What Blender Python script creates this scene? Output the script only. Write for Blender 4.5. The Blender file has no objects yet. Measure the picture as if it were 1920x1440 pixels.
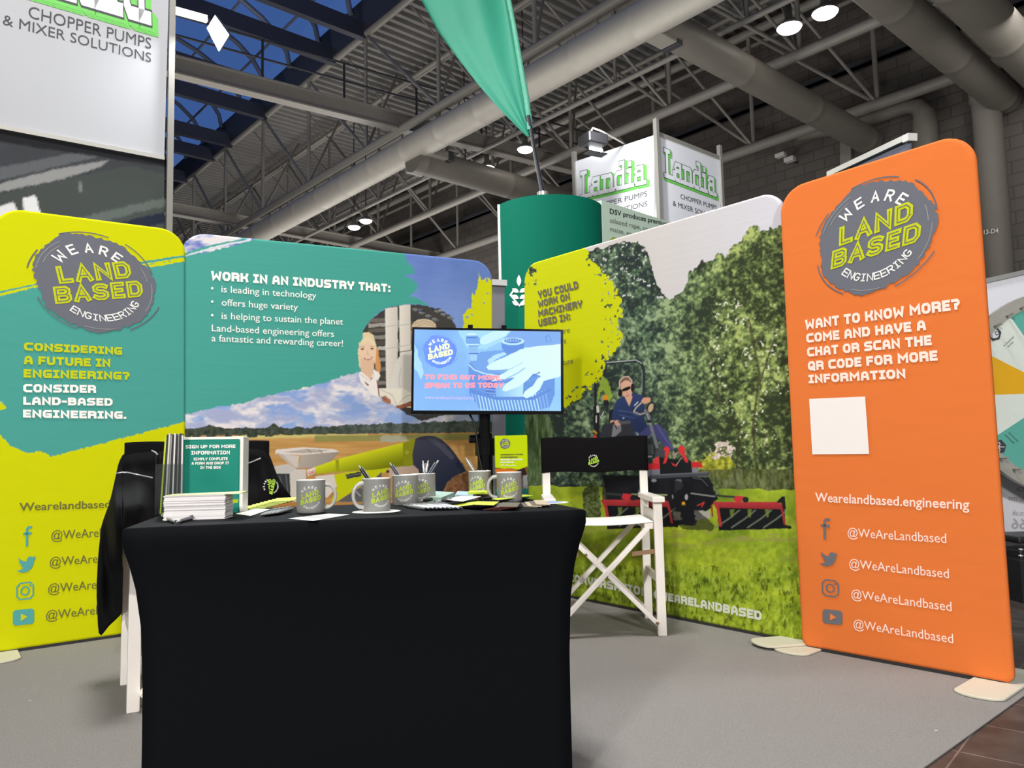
import bpy, math, random
import numpy as np
from mathutils import Vector, Matrix

# ------------------------------------------------------------------ camera, world, lights, exposure
SC = bpy.context.scene
COL = SC.collection
W_PX, H_PX, F_PX = 1920, 1440, 1442.0
CAM_H, PITCH, ROLL = 0.93, math.atan(130 / 1442.0), 0.022
_f = np.array([0, math.cos(PITCH), math.sin(PITCH)])
_r0 = np.array([1.0, 0, 0]); _u0 = np.array([0, -math.sin(PITCH), math.cos(PITCH)])
_r = _r0 * math.cos(ROLL) - _u0 * math.sin(ROLL)
_u = _u0 * math.cos(ROLL) + _r0 * math.sin(ROLL)
EYE = np.array([0, 0, CAM_H])
cam_data = bpy.data.cameras.new('camera')
cam = bpy.data.objects.new('camera', cam_data); COL.objects.link(cam)
cam_data.sensor_width = 36; cam_data.lens = F_PX / W_PX * 36; cam_data.clip_end = 300; cam_data.clip_start = .05
m3 = Matrix(((_r[0], _u[0], -_f[0]), (_r[1], _u[1], -_f[1]), (_r[2], _u[2], -_f[2]))).to_4x4()
m3.translation = Vector(EYE); cam.matrix_world = m3
SC.camera = cam
SC.view_settings.view_transform = 'Standard'; SC.view_settings.look = 'None'
SC.view_settings.gamma = 1; SC.view_settings.exposure = -0.1; SC.view_settings.use_curve_mapping = False

def lin(c):
    c = np.asarray(c, dtype=float) / 255.0
    return np.where(c <= .04045, c / 12.92, ((c + .055) / 1.055) ** 2.4)

wd = bpy.data.worlds.new('hall_glow'); SC.world = wd; wd.use_nodes = True
nt = wd.node_tree; bg = nt.nodes['Background']
tc = nt.nodes.new('ShaderNodeTexCoord'); sx = nt.nodes.new('ShaderNodeSeparateXYZ'); rp = nt.nodes.new('ShaderNodeValToRGB')
nt.links.new(tc.outputs['Generated'], sx.inputs[0]); nt.links.new(sx.outputs['Z'], rp.inputs[0]); nt.links.new(rp.outputs[0], bg.inputs[0])
rp.color_ramp.elements[0].position = 0.10; rp.color_ramp.elements[0].color = (.62, .60, .57, 1)
rp.color_ramp.elements[1].position = 0.36; rp.color_ramp.elements[1].color = (.15, .32, .82, 1)
bg.inputs[1].default_value = 0.45

def area(name, loc, target, size, power, color=(1, .97, .93), sy=None, spread=180):
    l = bpy.data.lights.new(name, 'AREA'); l.energy = power; l.color = color; l.size = size
    if sy: l.shape = 'RECTANGLE'; l.size_y = sy
    l.spread = math.radians(spread)
    o = bpy.data.objects.new(name, l); COL.objects.link(o); o.location = loc
    d = Vector(target) - Vector(loc); o.rotation_euler = d.to_track_quat('-Z', 'Y').to_euler()
    return o
# hall luminaires overhead; front and side lamps set low to match the television's shadows
area('low_lamp_front', (2.2, -6.5, 3.9), (0.2, 5, 1.2), .5, 560)
area('low_lamp_side', (-2.9, -5.0, 4.4), (0.6, 5, 1.2), .6, 425)
area('hall_luminaire_aisle', (7.0, -1.0, 8.5), (-1, 4, 1), 1.2, 60)
area('hall_luminaire_above', (-0.9, 2.6, 8.6), (-0.9, 3.0, 0), 1.6, 600)
area('hall_luminaire_far', (-8, 22, 8.6), (-8, 22, 0), 5, 1500)
area('hall_luminaire_wall', (11, 13, 8.4), (13, 18, 4), 3, 200)
# unseen fill lights added behind the banners to brighten the roof from below
area('roof_fill', (-9, 16, 2.6), (-9, 16, 9), 5, 800)
area('roof_fill', (1.5, 15, 2.4), (2, 15.5, 9), 4, 330)
area('roof_fill', (-5, 30, 2.6), (-5, 30, 9), 7, 1100)
area('roof_fill', (9, 9, 2.0), (9, 10, 9), 3, 200)
area('roof_fill', (-24, 50, 2.6), (-24, 50, 9), 8, 1600)

# ------------------------------------------------------------------ pixel to place
def ray(px, py):
    return _r * (px - 960) / F_PX - _u * (py - 720) / F_PX + _f
def G(px, py, z=0.0):
    d = ray(px, py); return EYE + d * ((z - CAM_H) / d[2])
def D(px, py, y):
    d = ray(px, py); return EYE + d * (y / d[1])
def proj(P):
    P = np.asarray(P) - EYE
    zf = P @ _f
    return 960 + F_PX * (P @ _r) / zf, 720 - F_PX * (P @ _u) / zf
Z3 = np.array([0, 0, 1.0])
class Plane:
    def __init__(s, o, ex, ey):
        s.o = np.asarray(o, float); s.ex = np.asarray(ex, float); s.ey = np.asarray(ey, float); s.n = np.cross(s.ex, s.ey)
    @staticmethod
    def up(p0, p1):
        e = np.array([p1[0] - p0[0], p1[1] - p0[1], 0]); e /= np.linalg.norm(e)
        return Plane([p0[0], p0[1], 0], e, Z3)
    def at(s, px, py, off=0.0):
        d = ray(px, py); o = s.o + s.n * off
        return EYE + d * (((o - EYE) @ s.n) / (d @ s.n))
    def uv(s, px, py):
        p = s.at(px, py) - s.o; return np.array([p @ s.ex, p @ s.ey])
    def xyz(s, a, off=0.0):
        return s.o + s.ex * a[0] + s.ey * a[1] + s.n * off

# ------------------------------------------------------------------ materials
_M = {}
def mat(name, rgb, rough=.55, metal=0.0, noise=.05, nscale=40, bump=0.0, emit=0.0, trans=0.0, bscale=None, stretch=None, spec=.5):
    if name in _M: return _M[name]
    m = bpy.data.materials.new(name); m.use_nodes = True; t = m.node_tree; p = t.nodes['Principled BSDF']
    c = lin(rgb)
    p.inputs['Roughness'].default_value = rough; p.inputs['Metallic'].default_value = metal
    p.inputs['Specular IOR Level'].default_value = spec
    if trans: p.inputs['Transmission Weight'].default_value = trans
    tcn = t.nodes.new('ShaderNodeTexCoord'); src = tcn.outputs['Object']
    if stretch:
        mp = t.nodes.new('ShaderNodeMapping'); mp.inputs['Scale'].default_value = stretch
        t.links.new(src, mp.inputs[0]); src = mp.outputs[0]
    nz = t.nodes.new('ShaderNodeTexNoise'); nz.inputs['Scale'].default_value = nscale; nz.inputs['Detail'].default_value = 4
    t.links.new(src, nz.inputs['Vector'])
    mx = t.nodes.new('ShaderNodeMix'); mx.data_type = 'RGBA'
    mx.inputs[6].default_value = (*np.clip(c * (1 - noise), 0, 1), 1); mx.inputs[7].default_value = (*np.clip(c * (1 + noise), 0, 1), 1)
    t.links.new(nz.outputs['Fac'], mx.inputs[0]); t.links.new(mx.outputs[2], p.inputs['Base Color'])
    if bump:
        b = t.nodes.new('ShaderNodeBump'); b.inputs['Strength'].default_value = bump; b.inputs['Distance'].default_value = .01
        if bscale:
            n2 = t.nodes.new('ShaderNodeTexNoise'); n2.inputs['Scale'].default_value = bscale; n2.inputs['Detail'].default_value = 3
            t.links.new(src, n2.inputs['Vector']); t.links.new(n2.outputs['Fac'], b.inputs['Height'])
        else: t.links.new(nz.outputs['Fac'], b.inputs['Height'])
        t.links.new(b.outputs[0], p.inputs['Normal'])
    if emit:
        t.links.new(mx.outputs[2], p.inputs['Emission Color']); p.inputs['Emission Strength'].default_value = emit
    _M[name] = m
    return m
def vmat(name, emit=0.0, rough=.75, bump=.0, bscale=(3, 3, 40)):
    if name in _M: return _M[name]
    m = bpy.data.materials.new(name); m.use_nodes = True; t = m.node_tree; p = t.nodes['Principled BSDF']
    a = t.nodes.new('ShaderNodeAttribute'); a.attribute_name = 'Col'
    p.inputs['Roughness'].default_value = rough; p.inputs['Specular IOR Level'].default_value = .1
    if emit:
        p.inputs['Base Color'].default_value = (.01, .01, .012, 1); p.inputs['Roughness'].default_value = .1
        t.links.new(a.outputs['Color'], p.inputs['Emission Color']); p.inputs['Emission Strength'].default_value = emit
    else: t.links.new(a.outputs['Color'], p.inputs['Base Color'])
    if bump:
        tcn = t.nodes.new('ShaderNodeTexCoord'); mp = t.nodes.new('ShaderNodeMapping'); mp.inputs['Scale'].default_value = bscale
        nz = t.nodes.new('ShaderNodeTexNoise'); nz.inputs['Scale'].default_value = 1.0; nz.inputs['Detail'].default_value = 3
        b = t.nodes.new('ShaderNodeBump'); b.inputs['Strength'].default_value = bump; b.inputs['Distance'].default_value = .02
        t.links.new(tcn.outputs['Object'], mp.inputs[0]); t.links.new(mp.outputs[0], nz.inputs['Vector'])
        t.links.new(nz.outputs['Fac'], b.inputs['Height']); t.links.new(b.outputs[0], p.inputs['Normal'])
    _M[name] = m
    return m
def clear_mat(name, tint=(235, 240, 240), mixf=.12):
    if name in _M: return _M[name]
    m = bpy.data.materials.new(name); m.use_nodes = True; t = m.node_tree; t.nodes.remove(t.nodes['Principled BSDF'])
    tr = t.nodes.new('ShaderNodeBsdfTransparent'); tr.inputs[0].default_value = (*lin(tint), 1)
    gl = t.nodes.new('ShaderNodeBsdfGlossy'); gl.inputs['Roughness'].default_value = .08
    mx = t.nodes.new('ShaderNodeMixShader'); mx.inputs[0].default_value = mixf
    t.links.new(tr.outputs[0], mx.inputs[1]); t.links.new(gl.outputs[0], mx.inputs[2])
    t.links.new(mx.outputs[0], t.nodes['Material Output'].inputs['Surface'])
    _M[name] = m
    return m

# ------------------------------------------------------------------ mesh building
def tag(o, label=None, cat=None, group=None, kind=None):
    if label: o['label'] = label
    if cat: o['category'] = cat
    if group: o['group'] = group
    if kind: o['kind'] = kind
    return o
def empty(name, loc=(0, 0, 0), rz=0.0):
    o = bpy.data.objects.new(name, None); COL.objects.link(o); o.location = [float(x) for x in loc]; o.rotation_euler = (0, 0, rz)
    o.empty_display_size = .1
    return o
class MB:
    def __init__(s): s.v = []; s.f = []; s.m = []; s.sm = []
    def add(s, vs, fs, mi=0, smooth=False):
        b = len(s.v); s.v += [tuple(float(c) for c in v) for v in vs]
        for f in fs: s.f.append([i + b for i in f]); s.m.append(mi); s.sm.append(smooth)
        return s
    def box(s, c, d, rz=0.0, mi=0, M=None):
        x, y, z = [q / 2 for q in d]
        vs = [(-x, -y, -z), (x, -y, -z), (x, y, -z), (-x, y, -z), (-x, -y, z), (x, -y, z), (x, y, z), (-x, y, z)]
        cr, sr = math.cos(rz), math.sin(rz)
        if M is not None: vs = [tuple(np.asarray(c) + np.asarray(M) @ np.array(v)) for v in vs]
        else: vs = [(c[0] + v[0] * cr - v[1] * sr, c[1] + v[0] * sr + v[1] * cr, c[2] + v[2]) for v in vs]
        return s.add(vs, [(3, 2, 1, 0), (4, 5, 6, 7), (0, 1, 5, 4), (1, 2, 6, 5), (2, 3, 7, 6), (3, 0, 4, 7)], mi)
    def hexa(s, a, b, mi=0):   # two matching polygons, closed
        n = len(a); vs = list(a) + list(b)
        fs = [tuple(range(n))[::-1], tuple(range(n, 2 * n))] + [(i, (i + 1) % n, n + (i + 1) % n, n + i) for i in range(n)]
        return s.add(vs, fs, mi)
    def bar(s, p0, p1, w, h, up=Z3, mi=0):
        p0 = np.asarray(p0, float); p1 = np.asarray(p1, float); d = p1 - p0; L = np.linalg.norm(d); d /= L
        a = np.cross(d, up); a /= np.linalg.norm(a); b = np.cross(a, d)
        return s.box((p0 + p1) / 2, (L, w, h), mi=mi, M=np.stack([d, a, b], 1))
    def tube(s, path, r, n=10, mi=0, cap=True, closed=False):
        P = [np.asarray(p, float) for p in path]; k = len(P); R = r if hasattr(r, '__len__') else [r] * k
        vs = []; ref = None
        for i in range(k):
            if closed: t = P[(i + 1) % k] - P[i - 1]
            else: t = P[min(i + 1, k - 1)] - P[max(i - 1, 0)]
            t = t / (np.linalg.norm(t) + 1e-12)
            if ref is None:
                ref = Z3 if abs(t[2]) < .9 else np.array([1.0, 0, 0])
                a = np.cross(t, ref)
            else: a = a - t * (a @ t)
            a = a / np.linalg.norm(a); b = np.cross(t, a)
            for j in range(n):
                q = 2 * math.pi * j / n; vs.append(P[i] + R[i] * (math.cos(q) * a + math.sin(q) * b))
        fs = []
        for i in range(k if closed else k - 1):
            i2 = (i + 1) % k
            for j in range(n): fs.append((i * n + j, i * n + (j + 1) % n, i2 * n + (j + 1) % n, i2 * n + j))
        s.add(vs, fs, mi, True)
        if cap and not closed:
            s.add(vs[:n], [tuple(range(n))[::-1]], mi); s.add(vs[-n:], [tuple(range(n))], mi)
        return s
    def lathe(s, prof, c=(0, 0, 0), n=32, mi=0):
        vs = []; fs = []
        for r, z in prof:
            for j in range(n):
                q = 2 * math.pi * j / n; vs.append((c[0] + r * math.cos(q), c[1] + r * math.sin(q), c[2] + z))
        for i in range(len(prof) - 1):
            for j in range(n): fs.append((i * n + j, i * n + (j + 1) % n, (i + 1) * n + (j + 1) % n, (i + 1) * n + j))
        return s.add(vs, fs, mi, True)
    def build(s, name, mats, parent=None, bevel=0.0, local=None):
        me = bpy.data.meshes.new(name); me.from_pydata(s.v, [], s.f)
        mats = mats if isinstance(mats, (list, tuple)) else [mats]
        for m in mats: me.materials.append(m)
        me.polygons.foreach_set('material_index', s.m); me.polygons.foreach_set('use_smooth', s.sm)
        me.update()
        o = bpy.data.objects.new(name, me); COL.objects.link(o)
        if parent is not None:
            o.parent = parent
            if local is None: o.matrix_parent_inverse = (Matrix.Translation(parent.location) @ parent.rotation_euler.to_matrix().to_4x4()).inverted() if parent.parent is None else Matrix()
        if bevel:
            b = o.modifiers.new('bevel', 'BEVEL'); b.width = bevel; b.segments = 2; b.limit_method = 'ANGLE'; b.angle_limit = math.radians(40)
        return o
def kids(o): return [c for c in COL.objects if c.parent is o]
def copy_tree(o, parent=None):
    c = o.copy(); COL.objects.link(c)
    if parent is not None: c.parent = parent
    for ch in list(o.children): copy_tree(ch, c)
    return c

# ------------------------------------------------------------------ lettering
GL = {
 'A': [[(0, 0), (.12, .8), (.38, 1), (.62, 1), (.88, .8), (1, 0)], [(.08, .34), (.92, .34)]],
 'B': [[(0, 0), (0, 1), (.75, 1), (.95, .87), (.95, .64), (.75, .52), (0, .52)], [(.75, .52), (1, .38), (1, .14), (.8, 0), (0, 0)]],
 'C': [[(1, 1), (.22, 1), (0, .8), (0, .2), (.22, 0), (1, 0)]],
 'D': [[(0, 0), (0, 1), (.72, 1), (1, .75), (1, .25), (.72, 0), (0, 0)]],
 'E': [[(1, 1), (0, 1), (0, 0), (1, 0)], [(0, .5), (.85, .5)]],
 'F': [[(1, 1), (0, 1), (0, 0)], [(0, .48), (.85, .48)]],
 'G': [[(1, 1), (.22, 1), (0, .8), (0, .2), (.22, 0), (1, 0), (1, .45), (.6, .45)]],
 'H': [[(0, 0), (0, 1)], [(1, 0), (1, 1)], [(0, .5), (1, .5)]],
 'I': [[(0, 1), (1, 1)], [(0, 0), (1, 0)], [(.5, 0), (.5, 1)]],
 'J': [[(1, 1), (1, .2), (.78, 0), (0, 0)]],
 'K': [[(0, 0), (0, 1)], [(1, 1), (.9, .7), (.65, .5), (0, .5)], [(.65, .5), (.9, .3), (1, 0)]],
 'L': [[(0, 1), (0, 0), (1, 0)]],
 'M': [[(0, 0), (0, 1), (.5, .4), (1, 1), (1, 0)]],
 'N': [[(0, 0), (0, 1), (1, 0), (1, 1)]],
 'O': [[(.25, 0), (0, .22), (0, .78), (.25, 1), (.75, 1), (1, .78), (1, .22), (.75, 0), (.25, 0)]],
 'P': [[(0, 0), (0, 1), (.78, 1), (1, .82), (1, .58), (.78, .42), (0, .42)]],
 'Q': [[(.25, 0), (0, .22), (0, .78), (.25, 1), (.75, 1), (1, .78), (1, .22), (.75, 0), (.25, 0)], [(.6, .3), (1, -.1)]],
 'R': [[(0, 0), (0, 1), (.78, 1), (1, .82), (1, .6), (.78, .45), (0, .45)], [(.7, .45), (1, .25), (1, 0)]],
 'S': [[(1, 1), (.2, 1), (0, .87), (0, .64), (.2, .5), (.8, .5), (1, .36), (1, .13), (.8, 0), (0, 0)]],
 'T': [[(0, 1), (1, 1)], [(.5, 1), (.5, 0)]],
 'U': [[(0, 1), (0, .2), (.22, 0), (.78, 0), (1, .2), (1, 1)]],
 'V': [[(0, 1), (.08, .5), (.5, 0), (.92, .5), (1, 1)]],
 'W': [[(0, 1), (.12, 0), (.5, .6), (.88, 0), (1, 1)]],
 'X': [[(0, 0), (1, 1)], [(0, 1), (1, 0)]],
 'Y': [[(0, 1), (.1, .65), (.5, .42), (.9, .65), (1, 1)], [(.5, .42), (.5, 0)]],
 '?': [[(0, .98), (.8, .98), (1, .82), (1, .62), (.8, .46), (.5, .46), (.5, .32)], [(.5, .0), (.5, .02)]],
 '.': [[(.5, 0), (.5, .02)]], ',': [[(.6, .05), (.4, -.15)]], ':': [[(.5, .05), (.5, .07)], [(.5, .72), (.5, .74)]],
 '-': [[(0, .45), (1, .45)]], '#': [[(.25, 0), (.35, 1)], [(.7, 0), (.8, 1)], [(0, .3), (1, .3)], [(0, .7), (1, .7)]],
}
HAND = dict(GL)
HAND.update({'A': [[(0, 0), (.5, 1), (1, 0)], [(.2, .32), (.8, .32)]], 'K': [[(0, 0), (0, 1)], [(1, 1), (0, .45), (1, 0)]],
             'R': [[(0, 0), (0, 1), (.75, 1), (1, .85), (1, .65), (.75, .48), (0, .48)], [(.5, .48), (1, 0)]],
             'G': [[(.95, .88), (.7, 1), (.3, 1), (0, .75), (0, .25), (.3, 0), (.75, 0), (1, .2), (1, .45), (.6, .45)]],
             'S': [[(.95, .9), (.7, 1), (.25, 1), (.03, .87), (.03, .66), (.25, .53), (.75, .47), (.97, .33), (.97, .14), (.75, 0), (.25, 0), (0, .12)]],
             'V': [[(0, 1), (.5, 0), (1, 1)]], 'Y': [[(0, 1), (.5, .5), (1, 1)], [(.5, .5), (.5, 0)]]})
WID = {'I': .6, 'M': 1.02, 'W': 1.06, '.': .3, ',': .3, ':': .3, '-': .5, 'E': .72, 'F': .72, 'L': .7, '?': .74, 'T': .76}
def thick(pl, t):
    P = [np.array(p, float) for p in pl]
    closed = len(P) > 2 and np.allclose(P[0], P[-1])
    if closed: P = P[:-1]
    n = len(P); L = []; R = []
    for i in range(n):
        if closed or 0 < i < n - 1:
            a = P[i] - P[i - 1]; b = P[(i + 1) % n] - P[i]; a /= np.linalg.norm(a); b /= np.linalg.norm(b)
            m = a + b; m /= (np.linalg.norm(m) + 1e-9); nn = np.array([-m[1], m[0]]); na = np.array([-a[1], a[0]])
            k = t / 2 / max(nn @ na, .5); L.append(P[i] + nn * k); R.append(P[i] - nn * k)
        else:
            d = (P[1] - P[0]) if i == 0 else (P[-1] - P[-2]); d /= np.linalg.norm(d); q = P[i] + (-d if i == 0 else d) * t / 2
            nn = np.array([-d[1], d[0]]); L.append(q + nn * t / 2); R.append(q - nn * t / 2)
    return [[L[i], R[i], R[(i + 1) % n], L[(i + 1) % n]] for i in range(n if closed else n - 1)]
def glyph(ch, t, w, gl):
    out = []
    for pl in gl.get(ch, []):
        q = []
        for x, y in pl:
            q.append((t / 2 + x * (w - t), t / 2 + y * (1 - t)))
        out.append(q)
    return out
def heavy(s, t=.27, sp=.1, gl=GL, wk=1.0, line=None):
    x = 0; polys = []
    for ch in s:
        if ch == ' ': x += .42 * wk; continue
        w = WID.get(ch, .84) * wk
        for q in glyph(ch, t, w, gl): polys += [[p + np.array([x, 0]) for p in poly] for poly in thick(q, line or t)]
        x += w + sp
    return polys, x - sp
_BF = {}
def _raw(s, off):
    cu = bpy.data.curves.new('lettering_curve', 'FONT'); cu.body = s; cu.offset = off; cu.resolution_u = 3
    ob = bpy.data.objects.new('lettering_curve', cu); COL.objects.link(ob)
    me = bpy.data.meshes.new_from_object(ob.evaluated_get(bpy.context.evaluated_depsgraph_get()))
    V = [np.array((v.co.x, v.co.y)) for v in me.vertices]; polys = [[V[i] for i in p.vertices] for p in me.polygons]
    bpy.data.objects.remove(ob); bpy.data.curves.remove(cu); bpy.data.meshes.remove(me)
    return polys
def bfont(s, off=0.0):
    if 'H' not in _BF: _BF['H'] = max(p[1] for q in _raw('H', 0) for p in q)
    k = 1 / _BF['H']
    polys = [[p * k for p in q] for q in _raw(s, off)]
    x0 = min(p[0] for q in polys for p in q); x1 = max(p[0] for q in polys for p in q)
    return [[p - np.array([x0, 0]) for p in q] for q in polys], x1 - x0
def put(mb, pw, plane, P0, P1, H, off=.003, mi=0):
    polys, w = pw
    A, B, C = plane.uv(*P0), plane.uv(*P1), plane.uv(*H)
    for k, q in enumerate(polys): mb.add([plane.xyz(A + p[0] / w * (B - A) + p[1] * (C - A), off + .00012 * (k % 6)) for p in q], [tuple(range(len(q)))], mi)
def poly_px(mb, plane, pts, off=.003, mi=0):
    mb.add([plane.at(x, y, off) for x, y in pts], [tuple(range(len(pts)))], mi)

def logo(mb, f, disc=True, inline=True, small=False, bottom=True):
    """the round badge; f(x, y, layer) gives a point in space; material slots: 0 disc, 1 lime, 2 white"""
    if disc:
        rnd = random.Random(5); pts = []
        for i in range(120):
            a = 2 * math.pi * i / 120
            r = 1 + .022 * math.sin(3 * a + 1) + .018 * math.sin(7 * a) + rnd.uniform(-.022, .022)
            pts.append(f(r * math.cos(a), r * math.sin(a), 0))
        mb.add(pts, [tuple(range(120))], 0)
        for a0, a1, r in ((20, 60, 1.05), (75, 118, 1.04), (150, 172, 1.04), (205, 250, 1.05), (300, 340, 1.04)):
            arc = [(r * math.cos(math.radians(a)) * (1 + .002 * (a - a0)), r * math.sin(math.radians(a))) for a in np.linspace(a0, a1, 9)]
            for q in thick(arc, .022): mb.add([f(p[0], p[1], 0) for p in q], [(0, 1, 2, 3)], 0)
        for a0, a1, r in ((125, 170, .93), (130, 160, .86), (12, 30, .9), (-30, 8, .94), (255, 285, .95)):
            arc = [((r + .0006 * (a - a0)) * math.cos(math.radians(a)), r * math.sin(math.radians(a))) for a in np.linspace(a0, a1, 9)]
            for q in thick(arc, .012): mb.add([f(p[0], p[1], 1) for p in q], [(0, 1, 2, 3)], 3)
    for s, A, B, C in (('LAND', (-.60, -.115), (.63, .215), (-.045, .35)), ('BASED', (-.69, -.535), (.80, -.158), (-.02, .345))):
        A, B, C = map(np.array, (A, B, C))
        for ln, mi, lay in ((None, 1, 1),) + (((.045, 0, 2),) if inline else ()):
            polys, w = heavy(s, .27, .1, HAND, 1.0, ln)
            for k, q in enumerate(polys): mb.add([f(*(A + p[0] / w * (B - A) + p[1] * C), lay + .1 * (k % 6)) for p in q], [tuple(range(4))], mi)
    h = .2
    for ch, a in zip('WEARE', (141, 119, 96, 76, 57)):
        w = .95 if ch == 'W' else .72; a = math.radians(a); t = np.array([math.sin(a), -math.cos(a)]); n = np.array([math.cos(a), math.sin(a)])
        for g in glyph(ch, .17, w, HAND):
            for k, q in enumerate(thick(g, .17)): mb.add([f(*(n * (.62 + h * p[1]) + t * h * (p[0] - w / 2)), 1 + .1 * (k % 4)) for p in q], [(0, 1, 2, 3)], 2)
    if bottom:
        h = .14
        for ch, a in zip('ENGINEERING', np.linspace(237, 331, 11)):
            w = .5 if ch == 'I' else .8; a = math.radians(a); t = np.array([-math.sin(a), math.cos(a)]); n = np.array([-math.cos(a), -math.sin(a)])
            for g in glyph(ch, .15, w, HAND):
                for k, q in enumerate(thick(g, .15)): mb.add([f(*(-n * .79 + n * h * p[1] + t * h * (p[0] - w / 2)), 1 + .1 * (k % 4)) for p in q], [(0, 1, 2, 3)], 2)
def logo_px(mb, plane, C, Rv, Uv, off=.003, **kw):
    c, r, u = plane.uv(*C), plane.uv(C[0] + Rv[0], C[1] + Rv[1]), plane.uv(C[0] + Uv[0], C[1] + Uv[1])
    logo(mb, lambda x, y, k: plane.xyz(c + x * (r - c) + y * (u - c), off + .0012 * k), **kw)

# ------------------------------------------------------------------ printed pictures (colours of the ink, per vertex)
_T = np.random.RandomState(7).rand(256, 256)
def vnoise(x, y, seed=0):
    x = x + seed * 37.7; y = y + seed * 91.3
    xi = np.floor(x).astype(int); yi = np.floor(y).astype(int); fx = x - xi; fy = y - yi
    fx = fx * fx * (3 - 2 * fx); fy = fy * fy * (3 - 2 * fy)
    g = lambda a, b: _T[a % 256, b % 256]
    return (g(xi, yi) * (1 - fx) + g(xi + 1, yi) * fx) * (1 - fy) + (g(xi, yi + 1) * (1 - fx) + g(xi + 1, yi + 1) * fx) * fy
def fbm(x, y, s, o=4, seed=0, sy=None):
    v = 0; a = .5; t = 0; sy = sy or s
    for k in range(o):
        v = v + a * vnoise(x / s, y / sy, seed + k); t += a; a *= .55; s /= 2; sy /= 2
    return v / t
def inpoly(x, y, poly):
    P = np.asarray(poly, float); m = (x >= P[:, 0].min()) & (x <= P[:, 0].max()) & (y >= P[:, 1].min()) & (y <= P[:, 1].max())
    r = np.zeros(x.shape, bool); ix = np.nonzero(m)[0]
    if len(ix) == 0: return r
    X, Y = x[ix], y[ix]; q = np.zeros(len(ix), bool); n = len(P)
    for i in range(n):
        x0, y0 = P[i]; x1, y1 = P[(i + 1) % n]
        if y0 == y1: continue
        q ^= ((y0 > Y) != (y1 > Y)) & (X < (x1 - x0) * (Y - y0) / (y1 - y0) + x0)
    r[ix] = q
    return r
class Paint:
    def __init__(s, x, y): s.x, s.y = x, y; s.c = np.zeros((len(x), 3))
    def set(s, m, rgb, a=1.0):
        rgb = np.asarray(rgb, float)
        v = rgb[m] if rgb.ndim == 2 else rgb
        if hasattr(a, '__len__'): aa = (a[m] if len(a) == len(m) else a)[:, None]
        else: aa = a
        s.c[m] = s.c[m] * (1 - aa) + v * aa
    def poly(s, pts, rgb, jit=0, js=6, seed=3, a=1.0, grad=None):
        x, y = s.x, s.y
        if jit: x = x + (fbm(s.x, s.y, js, 3, seed) - .5) * 2 * jit; y = y + (fbm(s.x, s.y, js, 3, seed + 9) - .5) * 2 * jit
        m = inpoly(x, y, pts)
        if grad is not None:       # (x0,y0,x1,y1, rgb1): blends to rgb1 along that direction
            x0, y0, x1, y1, c1 = grad; d = (x1 - x0) ** 2 + (y1 - y0) ** 2
            t = np.clip(((s.x - x0) * (x1 - x0) + (s.y - y0) * (y1 - y0)) / d, 0, 1)[:, None]
            s.set(m, np.asarray(rgb, float) * (1 - t) + np.asarray(c1, float) * t, a)
        else: s.set(m, rgb, a)
        return m
    def line(s, pts, w, rgb, a=1.0):
        P = np.asarray(pts, float); m = np.zeros(s.x.shape, bool)
        for i in range(len(P) - 1):
            a0, b0 = P[i], P[i + 1]; d = b0 - a0; L = d @ d + 1e-9
            bb = (s.x > min(a0[0], b0[0]) - w) & (s.x < max(a0[0], b0[0]) + w) & (s.y > min(a0[1], b0[1]) - w) & (s.y < max(a0[1], b0[1]) + w)
            ix = np.nonzero(bb)[0]
            t = np.clip(((s.x[ix] - a0[0]) * d[0] + (s.y[ix] - a0[1]) * d[1]) / L, 0, 1)
            k = (s.x[ix] - a0[0] - t * d[0]) ** 2 + (s.y[ix] - a0[1] - t * d[1]) ** 2 < (w / 2) ** 2
            m[ix[k]] = True
        s.set(m, rgb, a)
    def ell(s, cx, cy, rx, ry, rgb, rot=0.0, a=1.0):
        c, q = math.cos(rot), math.sin(rot); X = s.x - cx; Y = s.y - cy
        m = ((X * c + Y * q) / rx) ** 2 + ((-X * q + Y * c) / ry) ** 2 < 1
        s.set(m, rgb, a); return m

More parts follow.
